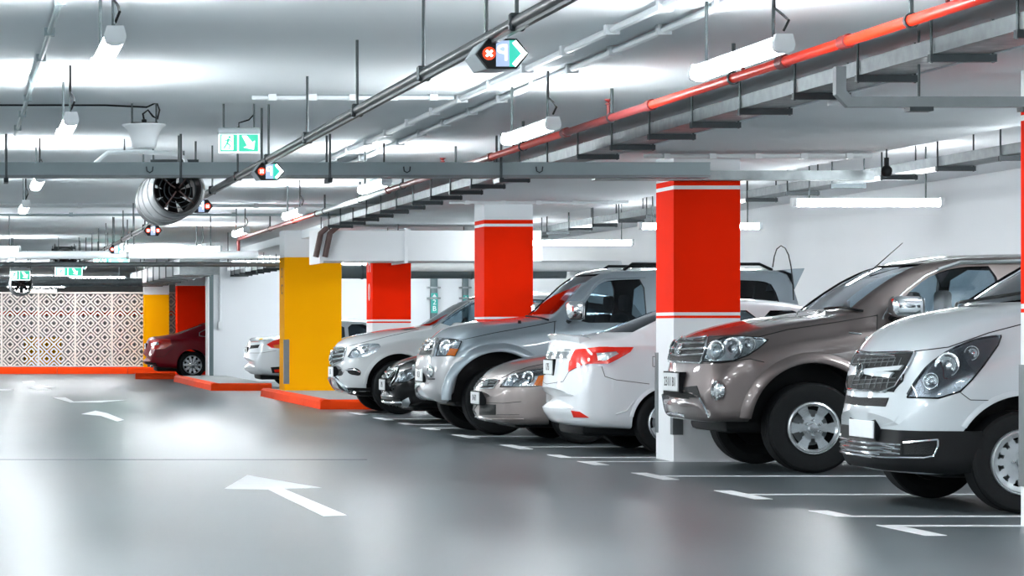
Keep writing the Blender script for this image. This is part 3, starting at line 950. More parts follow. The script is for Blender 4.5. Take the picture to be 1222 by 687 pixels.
class Car:
    CROWN = 0.055

    def __init__(s, name, label, keys, front, yc, body_mat, rear_out=False, bow=0.16, rbow=0.14, cat='car', crown=None, waist=0.7):
        """keys: (x, zb, zs, zt, w, wr) along the length; x = 0 at the nose.
        front: world X of the end that faces the aisle; yc: world Y of the centre line"""
        s.k = np.array(keys, float)
        s.L = s.k[-1, 0]
        s.W = s.k[:, 4].max()
        s.bow, s.rbow = bow, rbow
        s.waist = waist
        if crown is not None:
            s.CROWN = crown
        s.rear_out = rear_out
        loc = (front, yc, 0) if not rear_out else (front + s.L, yc, 0)
        s.root = thing(name, label, cat, loc, PI if rear_out else 0.0)
        s.mw = Matrix.Translation(loc) @ Matrix.Rotation(PI if rear_out else 0.0, 4, 'Z')
        s.mi = s.mw.inverted()
        s.eye = s.mi @ Vector((0, 0, EYE_H))
        s.mat = body_mat
        s.near = 1 if rear_out else -1          # sign of local y of the side toward the aisle entrance
        s.make_shell()
        s.cut = []

    def col(s, j, x):
        return pchip(s.k[:, 0], s.k[:, j], x)

    def section(s, x):
        zb, zs, zt, w, wr = [float(s.col(j, x)) for j in range(1, 6)]
        cr = min(s.CROWN, 0.35 * max(0.02, zt - zb))
        ze = zt - cr
        zs = min(zs, ze - 0.015)
        h = zs - zb
        hw = zb + h * s.waist
        c = [(0, zb), (w * 0.5, zb), (w * 0.90, zb), (w * 0.985, zb + min(0.05, h * 0.2)), (w * 0.995, zb + h * 0.30), (w, hw), (w * 0.992, zs - h * 0.12),
             (w * 0.972, zs - h * 0.02),
             (w * 0.95 + (wr - w * 0.95) * 0.14, zs + (ze - zs) * 0.10),
             (w * 0.95 + (wr - w * 0.95) * 0.55, zs + (ze - zs) * 0.55),
             (wr + (w * 0.95 - wr) * 0.12, ze - (ze - zs) * 0.12),
             (wr - 0.01, ze + cr * 0.08), (wr * 0.86, ze + cr * 0.42), (wr * 0.5, zt - cr * 0.12), (0, zt)]
        return chaikin(c, 2)

    def warp(s, x, y):
        t = min(1.0, abs(y) / s.W)
        f = max(0.0, 1 - x / 1.7)
        g = max(0.0, 1 - (s.L - x) / 1.5)
        return x + s.bow * t ** 2.4 * f ** 1.2 - s.rbow * t ** 2.4 * g ** 1.2

    def make_shell(s):
        kx = list(s.k[:, 0])
        xs = set()
        for a, b in zip(kx[:-1], kx[1:]):
            n = max(2, int(math.ceil((b - a) / 0.075)))
            for i in range(n):
                xs.add(round(a + (b - a) * i / n, 5))
        xs.add(kx[-1])
        xs = sorted(xs)
        V, Fc = [], []
        m = None
        for x in xs:
            p = s.section(x)
            ring = [(-q[0], q[1]) for q in p[1:-1][::-1]] + [tuple(q) for q in p]
            # order: from near top side down ... start at left side just under the top, through bottom, to the top
            m = len(ring)
            for (y, z) in ring:
                V.append((s.warp(x, y), y, z))
        n = len(xs)
        for i in range(n - 1):
            for k in range(m):
                Fc.append((i * m + k, i * m + (k + 1) % m, (i + 1) * m + (k + 1) % m, (i + 1) * m + k))
        # end caps as fans
        for i, rev in ((0, False), (n - 1, True)):
            c = np.mean([V[i * m + k] for k in range(m)], axis=0)
            V.append(tuple(c))
            ci = len(V) - 1
            for k in range(m):
                f = (ci, i * m + (k + 1) % m, i * m + k)
                Fc.append(f[::-1] if rev else f)
        mb = MB()
        mb.add(V, Fc)
        s.shell = mb.mesh('shell', [s.mat, 'black', 'trim_light'], 50)
        bm = bmesh.new()
        bm.from_mesh(s.shell)
        s.bvh = BVHTree.FromBMesh(bm)
        bm.free()

    # ---- projecting outlines onto the bodywork
    def ray_px(s, p):
        d = s.mi.to_3x3() @ Vector(((p[0] - VPX) / F_PX, 1.0, (VPY - p[1]) / F_PX))
        return s.eye, d.normalized()

    def ray_side(s, p, sgn):
        return Vector((p[0], sgn * 3.0, p[1])), Vector((0, -sgn, 0))

    def ray_front(s, p):
        return Vector((-2, p[0], p[1])), Vector((1, 0, 0))

    def ray_back(s, p):
        return Vector((s.L + 2, p[0], p[1])), Vector((-1, 0, 0))

    def hit(s, o, d):
        h = s.bvh.ray_cast(o, d)
        if h[0] is None:
            # fall back on the closest bodywork beside the ray
            best = None
            for t in np.linspace(0.5, 60, 240):
                q = s.bvh.find_nearest(o + d * float(t), 0.6)
                if q[0] is not None and (best is None or q[3] < best[3]):
                    best = q
            h = best if best else (Vector((0, 0, 0)), Vector((0, 0, 1)), 0, 0)
        n = h[1]
        if n.dot(d) > 0:
            n = -n
        return h[0].copy(), n.copy()

    def patch(s, name, poly, m, ray, off=0.006, skirt=0.02, step=None, smooth=0, parent=None, mirror=False, hole=None):
        """a panel following the bodywork inside the outline; ray maps a 2-D point to a ray"""
        if smooth:
            poly = smooth_closed(poly, smooth)
        P = np.array(poly, float)
        ext = max(np.ptp(P[:, 0]), np.ptp(P[:, 1]))
        st = step or ext / 14.0
        b = resample_closed(poly, st)
        nb = len(b)
        pts = [Vector(q) for q in b]
        x0, y0 = P.min(0)
        x1, y1 = P.max(0)
        gx = np.arange(x0 + st / 2, x1, st)
        gy = np.arange(y0 + st / 2, y1, st)
        pts += [Vector((float(u), float(v))) for u in gx for v in gy]
        r = delaunay_2d_cdt(pts, [(i, (i + 1) % nb) for i in range(nb)], [], 1, 1e-6)
        vs, fs = r[0], r[2]
        H = []
        used = sorted({i for f in fs for i in f})
        rem = {u: i for i, u in enumerate(used)}
        H = [s.hit(*ray(vs[u])) for u in used]
        fs = [[rem[i] for i in f] for f in fs]
        if not fs:
            return None
        # average normals for a calm offset
        V = [h[0] + h[1] * off for h in H]
        tot = 0
        for f in fs:
            nn = (V[f[1]] - V[f[0]]).cross(V[f[2]] - V[f[0]])
            tot += nn.dot(H[f[0]][1])
        if tot < 0:
            fs = [f[::-1] for f in fs]
        cnt = {}
        for f in fs:
            for i in range(len(f)):
                cnt[(f[i], f[(i + 1) % len(f)])] = 1
        be = [e for e in cnt if (e[1], e[0]) not in cnt]
        base = len(V)
        idx = {}
        V2 = list(V)
        for e in be:
            for i in e:
                if i not in idx:
                    idx[i] = len(V2)
                    V2.append(H[i][0] - H[i][1] * (skirt - off if skirt > off else 0.004))
        F2 = [list(f) for f in fs] + [[e[1], e[0], idx[e[0]], idx[e[1]]] for e in be]
        def mk(vv, ff):
            mb = MB()
            mb.add(vv, ff)
            return mb.build(name, m, parent or s.root, angle=40, fix=False)
        o = mk(V2, F2)
        if mirror:
            mk([(v.x, -v.y, v.z) for v in V2], [f[::-1] for f in F2])
        return o

    def px(s, name, poly, m, **k):
        return s.patch(name, poly, m, s.ray_px, **k)

    def line(s, name, pts, m, r=0.006, off=0.0, ray=None, parent=None, mirror=False, n=6, closed=False, dens=8):
        ray = ray or s.ray_px
        q = []
        pp = list(pts) + ([pts[0]] if closed else [])
        for a, b in zip(pp[:-1], pp[1:]):
            for j in range(dens):
                q.append((a[0] + (b[0] - a[0]) * j / dens, a[1] + (b[1] - a[1]) * j / dens))
        q.append(pp[-1])
        H = [s.hit(*ray(p)) for p in q]
        P = [h[0] + h[1] * off for h in H]
        o = MB().tube(P, r, n).build(name, m, parent or s.root)
        if mirror:
            MB().tube([(v.x, -v.y, v.z) for v in P], r, n).build(name, m, parent or s.root)
        return o

    def spot(s, p, ray=None):
        return s.hit(*(ray or s.ray_px)(p))

    def disc(s, name, p, r, m, depth=0.02, off=0.0, parent=None, mirror=False, ring=False, ry=None, dirn=None):
        h, n = s.spot(p)
        if dirn is not None:
            n = Vector(dirn).normalized()
        def mk(h, n):
            mb = MB()
            if ring:
                mb.lathe([(r * 0.80, 0), (r * 0.86, depth), (r, depth * 0.7), (r, -0.01), (r * 0.8, -0.01)], n=20, close=True)
            else:
                mb.lathe([(r, -0.01), (r, depth * 0.5), (r * 0.8, depth * 0.85), (r * 0.4, depth), (0.001, depth * 1.02)], n=20)
            q = n.to_track_quat('Z', 'Y').to_matrix()
            sx = 1.0 if ry is None else ry / r
            mb.v = [tuple(h + n * off + q @ Vector((v[0], v[1] * sx, v[2]))) for v in mb.v]
            return mb.build(name, m, parent or s.root)
        o = mk(h, n)
        if mirror:
            mk(Vector((h.x, -h.y, h.z)), Vector((n.x, -n.y, n.z)))
        return o

    # ---- cuts
    def cutter(s, mb, mi=1):
        me = mb.mesh('cutter', [s.mat, 'black', 'trim_light'], 30)
        me.polygons.foreach_set('material_index', [mi] * len(me.polygons))
        s.cut.append(me)

    def arches(s, xf, xr, r, zc, depth=0.34):
        for x in (xf, xr):
            for sg in (-1, 1):
                mb = MB().lathe([(r, -depth / 2 - 0.15), (r, depth / 2 + 0.15)], (x, sg * (s.W - depth / 2 + 0.15), zc), 'y', 44)
                s.cutter(mb)

    def cabin(s, xa, xb, floor=0.55, inset=0.05):
        """hollow the greenhouse between xa and xb"""
        xs = np.linspace(xa, xb, 22)
        V, Fc = [], []
        m = None
        for x in xs:
            zb, zs, zt, w, wr = [float(s.col(j, x)) for j in range(1, 6)]
            ze = zt - s.CROWN
            zs = min(zs, ze - 0.015)
            top = max(zt - inset, floor + 0.06)
            wt = wr - inset
            half = [(0.0, floor), (w - 0.10, floor), (w - 0.10, max(floor + 0.01, min(zs - 0.02, top - 0.05))), (wt + 0.0, max(floor + 0.02, min(ze - inset * 0.8, top - 0.02))), (wt * 0.6, max(floor + 0.03, top - s.CROWN * 0.35)), (0.0, top)]
            ring = [(-a, b) for a, b in half[1:-1][::-1]] + half
            m = len(ring)
            V += [(s.warp(x, a), a, b) for a, b in ring]
        n = len(xs)
        for i in range(n - 1):
            for k in range(m):
                Fc.append((i * m + k, i * m + (k + 1) % m, (i + 1) * m + (k + 1) % m, (i + 1) * m + k))
        Fc.append(list(range(m))[::-1])
        Fc.append([(n - 1) * m + k for k in range(m)])
        mb = MB()
        mb.add(V, Fc)
        s.cutter(mb, 1)

    def side_windows(s, polys, glass='glass', smooth=1, names=None):
        for i, p in enumerate(polys):
            q = smooth_closed(p, smooth) if smooth else p
            s.cutter(MB().prism(q, 'y', -1.6, 1.6), 1)
            c = np.mean(q, axis=0)
            big = [tuple(c + (np.array(v) - c) * (1 + 0.02 / max(0.05, np.hypot(*(np.array(v) - c))))) for v in q]
            g = glass[i] if isinstance(glass, (list, tuple)) else glass
            for sg in (-1, 1):
                s.patch('side_window', big, g, lambda v, sg=sg: s.ray_side(v, sg), off=-0.012, skirt=0.014)

    def screen(s, name, xa, xb, glass='glass', rear=False, margin=0.06, ang=None):
        xs = np.linspace(xa, xb, 7)
        pts = []
        for x in xs:
            zt, wr = float(s.col(3, x)), float(s.col(5, x))
            pts.append((wr - margin, zt - s.CROWN * 0.45))
        # keep heights increasing
        pts = sorted(pts, key=lambda q: q[1])
        poly = pts + [(-a, b) for a, b in pts[::-1]]
        big_c = np.mean(poly, axis=0)
        big = [tuple(big_c + (np.array(v) - big_c) * 1.025) for v in poly]
        if not rear:
            x0, x1 = xa - 0.6, xb + 0.25
            s.cutter(MB().prism(poly, 'x', x0, x1), 1)
            return s.patch(name, big, glass, s.ray_front, off=-0.012, skirt=0.014)
        x0, x1 = xa - 0.25, max(xb, s.L) + 0.6
        s.cutter(MB().prism(poly, 'x', x0, x1), 1)
        return s.patch(name, big, glass, s.ray_back, off=-0.012, skirt=0.014)

    def finish(s):
        o = bpy.data.objects.new('body', s.shell)
        C.objects.link(o)
        tmp = []
        for me in s.cut:
            c = bpy.data.objects.new('cutter', me)
            C.objects.link(c)
            tmp.append(c)
            md = o.modifiers.new('cut', 'BOOLEAN')
            md.operation = 'DIFFERENCE'
            md.object = c
            md.solver = 'MANIFOLD'
        dg = bpy.context.evaluated_depsgraph_get()
        dg.update()
        me = bpy.data.meshes.new_from_object(o.evaluated_get(dg))
        if len(me.polygons) < 200:
            for md in o.modifiers:
                md.solver = 'EXACT'
            dg.update()
            me = bpy.data.meshes.new_from_object(o.evaluated_get(dg))
            print('CAR exact', s.root.name, len(me.polygons))
        o.modifiers.clear()
        me.set_sharp_from_angle(angle=math.radians(40))
        o.data = me
        o.parent = s.root
        for c in tmp:
            bpy.data.objects.remove(c)
        s.body = o
        return o

    # ---- standard fittings
    def wheels(s, xf, xr, kind, r, track=None, inset=0.02):
        for x in (xf, xr):
            for sg in (-1, 1):
                y = sg * (s.W - inset)
                t, rest = WHEELS[kind]
                k = r / t['r']
                wl = inst('wheel', t['tyre'], s.root, (x, y, r), (0, 0, 0 if sg < 0 else PI))
                wl.scale = (k, 1, k)
                for n, me in rest:
                    inst(n, me, wl)

    def underbody(s, xa, xb, z, wd=None):
        wd = wd or s.W * 0.62
        MB().rbox(xa, xb, -wd, wd, z, z + 0.22, 0.05).build('underbody', 'black', s.root)

    def seats(s, xs, z=0.62, top=1.30, bench=True, wheel_x=None):
        for i, x in enumerate(xs):
            for sg in (-1, 1):
                mb = MB().rbox(x - 0.05, x + 0.45, sg * 0.38 - 0.24, sg * 0.38 + 0.24, z - 0.1, z + 0.08, 0.06)
                st = mb.build('seat', 'seat', s.root)
                mb = MB()
                mb.rbox(x + 0.38, x + 0.52, sg * 0.38 - 0.23, sg * 0.38 + 0.23, z, top - 0.2, 0.06)
                mb.build('seat_back', 'seat', st)
                MB().rbox(x + 0.46, x + 0.55, sg * 0.38 - 0.13, sg * 0.38 + 0.13, top - 0.17, top + 0.02, 0.04).build('headrest', 'seat', st)
        if wheel_x:
            mb = MB()
            pts = [(wheel_x + 0.06 * math.sin(a), -0.38 + 0.18 * math.cos(a), top - 0.22 + 0.17 * math.sin(a)) for a in np.linspace(0, 2 * PI, 25)]
            mb.tube(pts, 0.014, 6)
            mb.tube([(wheel_x - 0.15, -0.38, top - 0.3), (wheel_x, -0.38, top - 0.22)], 0.03, 6)
            mb.build('steering_wheel', 'black', s.root)

    def mirror(s, x, y, z, m='paint', w=0.20, h=0.15, d=0.11):
        for sg in (-1, 1):
            a, b = sorted((sg * y, sg * (y + w)))
            mb = MB().rbox(x, x + d, a, b, z, z + h, 0.045, 3)
            o = mb.build('door_mirror', s.mat if m == 'paint' else m, s.root)
            a, b = sorted((sg * (y + 0.02), sg * (y + w - 0.02)))
            MB().box(x + d - 0.004, x + d + 0.003, a, b, z + 0.02, z + h - 0.02).build('mirror_glass', 'chrome', o)
            MB().tube([(x + 0.05, sg * (y - 0.10), z - 0.03), (x + 0.05, sg * (y + 0.05), z + 0.02)], 0.03, 8).build('mirror_stalk', 'black', o)

    def plate(s, p, txt, wid=0.46, hgt=0.14, tilt=0.0, out=0.02):
        """number plate on the centre line of the aisle end"""
        ray = s.ray_back if s.rear_out else s.ray_front
        h, n = s.hit(*ray(p))
        sx = 1 if s.rear_out else -1
        x0 = h.x + sx * out
        o = MB().rbox(min(x0, x0 + sx * 0.012), max(x0, x0 + sx * 0.012), p[0] - wid / 2, p[0] + wid / 2, p[1] - hgt / 2, p[1] + hgt / 2, 0.004, 1).build('number_plate', 'plate', s.root)
        MB().box(min(x0, x0 - sx * (out + 0.03)), max(x0, x0 - sx * (out + 0.03)), p[0] - wid / 2 - 0.015, p[0] + wid / 2 + 0.015, p[1] - hgt / 2 - 0.012, p[1] + hgt / 2 + 0.012).build('plate_holder', 'black', s.root)
        if txt:
            inst('lettering', text_mesh(txt, hgt * 0.72, m='ink'), o, (x0 + sx * 0.013, p[0], p[1]), (PI / 2, 0, sx * PI / 2))
        return o

    def L2(s, pts, Y):
        """photo points on the upright plane at depth Y, in the car's own (x, z)"""
        out = []
        for (u, v) in pts:
            q = s.mi @ Vector(at(u, v, Y))
            out.append((q.x, q.z))
        return out


# ---- wheels
def rim_mesh(R, n, r_in, r_out, frac, m, dish=0.03, twist=0.0, holes_round=False, sub=6):
    """spoked disc facing -y, spokes left between openings"""
    nt_ = n * sub * 2
    radii = [0.0, 0.12 * R, 0.20 * R, r_in * R, (r_in * 0.66 + r_out * 0.34) * R, (r_in * 0.33 + r_out * 0.67) * R, r_out * R, 0.93 * R, R]
    bm = bmesh.new()
    rows = []
    for j, rr in enumerate(radii):
        if j == 0:
            rows.append([bm.verts.new((0, -dish * 0.4, 0))])
            continue
        q = rr / R
        yy = -dish * (0.5 if q < 0.22 else 0.1 + 0.45 * q)
        if q > 0.92:
            yy = -dish * 1.1
        if q >= 1.0:
            yy = -dish * 0.9
        tw = twist * (q - r_in)
        rows.append([bm.verts.new((rr * math.cos(2 * PI * k / nt_ + tw), yy, rr * math.sin(2 * PI * k / nt_ + tw))) for k in range(nt_)])
    for k in range(nt_):
        bm.faces.new((rows[0][0], rows[1][k], rows[1][(k + 1) % nt_]))
    for j in range(1, len(radii) - 1):
        q0 = radii[j] / R
        for k in range(nt_):
            ph = ((k + 0.5) % (2 * sub)) / (2 * sub)
            f = frac
            if not holes_round:
                f = frac * (1.05 - 0.55 * (1 - (q0 - r_in) / max(1e-6, r_out - r_in)))
            if r_in - 1e-6 <= q0 < r_out - 1e-6 and abs(ph - 0.5) < f / 2:
                continue
            bm.faces.new((rows[j][k], rows[j + 1][k], rows[j + 1][(k + 1) % nt_], rows[j][(k + 1) % nt_]))
    bmesh.ops.recalc_face_normals(bm, faces=bm.faces[:])
    bmesh.ops.solidify(bm, geom=bm.faces[:], thickness=0.022)
    me = bpy.data.meshes.new('rim')
    bm.to_mesh(me)
    bm.free()
    me.polygons.foreach_set('use_smooth', [True] * len(me.polygons))
    me.set_sharp_from_angle(angle=math.radians(35))
    me.materials.append(M[m])
    return me


def wheel_kind(r, wd, R, n, r_in, r_out, frac, m='alloy', dish=0.03, twist=0.0, lugs=5, nubs=True):
    hw = wd / 2
    tread = []
    prof = [(R * 0.97, -hw * 0.70), (R * 1.02, -hw * 0.92), ((R + r) / 2, -hw * 1.04), (r * 0.93, -hw * 0.98), (r * 0.975, -hw * 0.86), (r * 0.992, -hw * 0.70)]
    for g in np.linspace(-0.6, 0.6, 5):
        prof += [(r * 0.998, g * hw - 0.022), (r * 0.998, g * hw + 0.010), (r * 0.978, g * hw + 0.013), (r * 0.978, g * hw + 0.021)]
    prof += [(r * 0.992, hw * 0.76), (r * 0.97, hw * 0.88), ((R + r) / 2, hw * 1.02), (R * 0.97, hw * 0.7)]
    ty = MB().lathe(prof, (0, hw, 0), 'y', 48, close=True).mesh('tyre', 'rubber', 30)
    rest = []
    rest.append(('wheel_well', MB().lathe([(R * 0.96, wd * 0.95), (R * 0.97, 0.03), (R * 0.90, 0.05), (R * 0.86, wd * 0.5), (R * 0.05, wd * 0.5), (R * 0.05, wd * 0.95)], (0, 0, 0), 'y', 32, close=True).mesh('wheel_well', 'black')))
    rest.append(('brake_disc', MB().lathe([(R * 0.68, wd * 0.40), (R * 0.68, wd * 0.45)], (0, 0, 0), 'y', 28).mesh('brake_disc', 'galv')))
    me = rim_mesh(R * 0.985, n, r_in, r_out, frac, m, dish, twist)
    me.transform(Matrix.Translation((0, 0.035, 0)))
    rest.append(('rim', me))
    rest.append(('rim_lip', MB().lathe([(R * 0.93, 0.012), (R * 1.0, -0.004), (R * 1.02, 0.006), (R * 1.0, 0.03), (R * 0.93, 0.03)], (0, 0, 0), 'y', 36, close=True).mesh('rim_lip', m)))
    rest.append(('hub_cap', MB().lathe([(R * 0.20, 0.03), (R * 0.20, 0.0), (R * 0.16, -0.012), (R * 0.05, -0.016), (0.001, -0.016)], (0, 0, 0), 'y', 20).mesh('hub_cap', m)))
    if lugs:
        for k in range(lugs):
            a = 2 * PI * (k + 0.5) / lugs
            rest.append(('wheel_nut', MB().lathe([(0.013, 0.03), (0.013, 0.0), (0.008, -0.006)], (math.cos(a) * R * 0.29, 0, math.sin(a) * R * 0.29), 'y', 6).mesh('wheel_nut', 'chrome')))
    return ({'tyre': ty, 'r': r}, rest)


WHEELS = {
    'van': wheel_kind(0.34, 0.21, 0.215, 12, 0.60, 0.78, 0.52, 'steelwheel', 0.03, lugs=5),
    'suv6': wheel_kind(0.39, 0.26, 0.225, 6, 0.42, 0.84, 0.62, 'alloy', 0.035, lugs=6),
    'suv5': wheel_kind(0.40, 0.26, 0.225, 6, 0.38, 0.86, 0.60, 'alloy', 0.035, lugs=6),
    'sedan5': wheel_kind(0.315, 0.20, 0.205, 5, 0.30, 0.88, 0.62, 'alloy', 0.03, lugs=5),
    'sedan7': wheel_kind(0.33, 0.21, 0.225, 7, 0.26, 0.88, 0.60, 'alloy', 0.025, lugs=5),
    'sedan10': wheel_kind(0.335, 0.22, 0.235, 10, 0.26, 0.88, 0.56, 'chrome', 0.025, lugs=0),
}


def flare(car, xw, zc, r, a0, a1, wid=0.075, out=0.03, m=None, y_in=0.06, rr=1.0):
    """wheel arch moulding that follows the arch opening on both sides"""
    for sg in (-1, 1):
        ring = []
        for a in np.linspace(math.radians(a0), math.radians(a1), 30):
            ca, sa = math.cos(a), math.sin(a)
            pts = []
            for (rad, o) in ((r - 0.004, -y_in), (r - 0.004, out * 0.9), (r + 0.012, out), (r + wid * 0.5, out * 0.85), (r + wid, 0.004), (r + wid + 0.004, -0.03)):
                x, z = xw + ca * rad, zc + sa * rad * rr
                h = car.bvh.ray_cast(Vector((x, sg * 3, z)), Vector((0, -sg, 0)))
                y = h[0].y * sg if h[0] is not None and h[0].y * sg > car.W * 0.6 else car.W * 0.985
                y = max(y, car.W * 0.93)
                pts.append((x, sg * (y + o), z))
            ring.append(pts)
        V = [p for g in ring for p in g]
        k = 6
        Fc = [(i * k + j, i * k + j + 1, (i + 1) * k + j + 1, (i + 1) * k + j) for i in range(len(ring) - 1) for j in range(k - 1)]
        Fc += [(i * k + k - 1, i * k, (i + 1) * k, (i + 1) * k + k - 1) for i in range(len(ring) - 1)]
        Fc += [list(range(k)), [(len(ring) - 1) * k + j for j in range(k)]]
        mb = MB()
        mb.add(V, Fc)
        mb.build('wheel_arch_flare', m or car.mat, car.root, angle=40)


def headlamp(car, poly, bowls, base='lamp_dark', amber=None, smooth=1, off=0.004, step=None):
    """lamp unit: dark base, round reflectors, clear lens over them, mirrored to the far side"""
    b = car.px('headlamp', poly, base, off=off, skirt=0.02, smooth=smooth, mirror=True, step=step)
    for (p, r) in bowls:
        h, n = car.spot(p)
        view = (car.eye - h).normalized()
        n2 = (n * 0.5 + Vector((-0.6, -0.5, 0.05))).normalized() if not car.rear_out else n
        for mir in (1, -1):
            hh = Vector((h.x, h.y * mir, h.z))
            nn = Vector((n2.x, n2.y * mir, n2.z))
            nb = Vector((n.x, n.y * mir, n.z))
            q = nn.to_track_quat('Z', 'Y').to_matrix()
            mb = MB().lathe([(r, 0.0), (r * 1.02, 0.010), (r * 0.90, 0.010), (r * 0.70, 0.0), (r * 0.42, -0.006), (r * 0.40, 0.006), (r * 0.25, 0.012), (0.001, 0.014)], n=20)
            mb.v = [tuple(hh + nb * 0.006 + q @ Vector(v)) for v in mb.v]
            mb.build('reflector', 'lamp_bowl', b if mir == 1 else car.root)
    if amber:
        car.px('turn_signal', amber, 'amber', off=off + 0.006, skirt=0.02, mirror=True)
    car.px('headlamp_lens', poly, 'lens', off=off + 0.022, skirt=0.03, smooth=smooth, mirror=True, step=step)
    return b


# ---------------------------------------------------------------- white van
P_VAN = paint('van_white', (0.55, 0.61, 0.64), 0.1, 0.4, 0.03)
v = Car('van', 'white passenger van with a honeycomb grille at the right photo edge', [
    # x     zb    zs    zt    w     wr
    (0.00, 0.36, 0.60, 0.66, 0.62, 0.55),
    (0.025, 0.30, 0.68, 0.76, 0.72, 0.60),
    (0.06, 0.27, 0.76, 0.93, 0.79, 0.62),
    (0.11, 0.25, 0.84, 1.08, 0.84, 0.64),
    (0.18, 0.25, 0.90, 1.18, 0.88, 0.66),
    (0.30, 0.25, 0.97, 1.27, 0.925, 0.70),
    (0.50, 0.25, 1.04, 1.345, 0.95, 0.74),
    (0.70, 0.25, 1.09, 1.385, 0.96, 0.77),
    (0.86, 0.25, 1.13, 1.41, 0.96, 0.79),
    (1.00, 0.25, 1.16, 1.49, 0.96, 0.79),
    (1.35, 0.25, 1.18, 1.70, 0.96, 0.77),
    (1.70, 0.25, 1.19, 1.86, 0.96, 0.74),
    (2.10, 0.25, 1.20, 1.93, 0.96, 0.72),
    (4.50, 0.27, 1.20, 1.93, 0.96, 0.72),
    (4.90, 0.32, 1.20, 1.84, 0.95, 0.71),
    (5.06, 0.36, 1.15, 1.45, 0.93, 0.72),
    (5.12, 0.45, 0.90, 1.00, 0.88, 0.70)], 6.30, 18.82, P_VAN, bow=0.26, cat='van', crown=0.06)
XF, XR = 0.80, 4.0
v.arches(XF, XR, 0.435, 0.36)
v.cabin(0.98, 4.9, 0.7)
v.screen('windscreen', 0.93, 1.72, margin=0.05)
v.side_windows([[(1.35, 1.24), (2.30, 1.24), (2.30, 1.76), (1.95, 1.76)], [(2.42, 1.24), (3.5, 1.24), (3.5, 1.77), (2.42, 1.77)], [(3.6, 1.24), (4.6, 1.24), (4.55, 1.76), (3.6, 1.77)]], 'glass_dark')
v.finish()
v.wheels(XF, XR, 'van', 0.345, inset=0.03)
v.underbody(0.35, 4.9, 0.22)
v.seats([1.5, 2.5], 0.8, 1.5, wheel_x=1.35)
# black lower bumper, air intake and fog lamp frame
v.px('lower_bumper', [(1003, 507), (1040, 512), (1100, 514), (1172, 514.5), (1172, 552), (1166, 562), (1135, 565), (1060, 560), (1012, 553), (1004, 535)], 'black', off=0.008, mirror=False, step=4)
v.patch('lower_bumper', [(0.62, 0.27), (0.93, 0.28), (0.93, 0.545), (0.62, 0.545), (0.2, 0.545), (-0.55, 0.545), (-0.55, 0.27)], 'black', v.ray_front, off=0.006, step=0.05)
for yy in (529, 534.5, 540):
    v.line('intake_slat', [(1007, yy - 3), (1040, yy), (1076, yy + 1.5)], 'chrome', 0.006, 0.012, mirror=True)
v.px('intake_recess', [(1006, 524), (1077, 529), (1077, 544), (1008, 540)], 'grille', off=0.010, mirror=True, step=3)
v.line('fog_lamp_frame', [(1080, 528), (1120, 524.5), (1120, 532), (1115, 544), (1104, 546), (1060, 545), (1010, 540)], 'chrome', 0.007, 0.014, mirror=True)
v.px('fog_lamp_recess', [(1080, 530), (1117, 527), (1113, 542), (1080, 542)], 'grille', off=0.011, mirror=True, step=3)
# grille
g = v.px('grille', [(1023, 424.5), (1092, 421), (1082, 440), (1068, 460), (1054, 466), (1011, 464), (1014, 445)], 'grille', off=0.006, step=3, mirror=True)
for a, b, yy0, yy1 in ((1018, 1074, 445, 441),):
    v.px('grille_bar', [(1016, 442.5), (1080, 436.5), (1075, 442), (1015, 448.5)], P_VAN, off=0.022, step=3, mirror=True)
v.line('grille_frame', [(1023, 423.5), (1093, 420), (1083, 440), (1069, 461), (1055, 467), (1010, 465)], 'chrome', 0.007, 0.010, mirror=True)
for k in range(9):
    x0 = 1021 + k * 7
    v.line('grille_mesh', [(x0, 427), (x0 - 4, 437)], 'guard', 0.003, 0.009, dens=3)
    v.line('grille_mesh', [(x0 - 7, 449), (x0 - 11, 463)], 'guard', 0.003, 0.009, dens=3) if x0 < 1076 else None
for yy in (429, 433, 453, 458):
    v.line('grille_mesh', [(1019, yy + 1), (1070, yy - 2)], 'guard', 0.003, 0.009)
# oval emblem with slanted letter H
v.disc('emblem_base', (1031, 443), 0.062, 'black', 0.010, 0.020, ry=0.046)
e = v.disc('emblem', (1031, 443), 0.066, 'chrome', 0.016, 0.024, ring=True, ry=0.050)
for a, b in (((1027, 438), (1027.5, 449)), ((1034.5, 437), (1034.5, 448)), ((1027, 445), (1035, 441))):
    v.line('emblem_letter', [a, b], 'chrome', 0.007, 0.030, parent=e, dens=3)
v.px('upper_intake', [(1014, 474), (1061, 474.5), (1057, 485), (1018, 483)], 'grille', off=0.005, step=3, mirror=True)
headlamp(v, [(1083, 474), (1092, 458), (1108, 436), (1135, 417), (1165, 405), (1195, 400.5), (1191, 412), (1175, 435), (1160, 453), (1146, 467), (1120, 475)],
         [((1131, 436), 0.085), ((1112, 455), 0.055), ((1160, 422), 0.05)], smooth=1, step=4)
v.line('headlamp_edge', [(1083, 474), (1092, 458), (1108, 436), (1135, 417), (1165, 405), (1195, 400.5), (1191, 412), (1175, 435), (1160, 453), (1146, 467), (1120, 475)], 'black', 0.006, 0.004, closed=True, mirror=True)
v.line('bonnet_seam', [(1026, 420.5), (1095, 418.5), (1132, 414), (1180, 397), (1222, 386)], 'black', 0.004, 0.0, mirror=True)
v.line('wing_seam', [(1146, 468), (1158, 477), (1200, 478)], 'black', 0.003, 0.0, mirror=True)
v.line('wiper', [(1130, 366), (1165, 361), (1222, 352)], 'black', 0.012, 0.02)
v.plate((0.0, 0.535), '', 0.50, 0.12, out=0.02)
flare(v, XF, 0.36, 0.435, 20, 151, 0.03, 0.008)

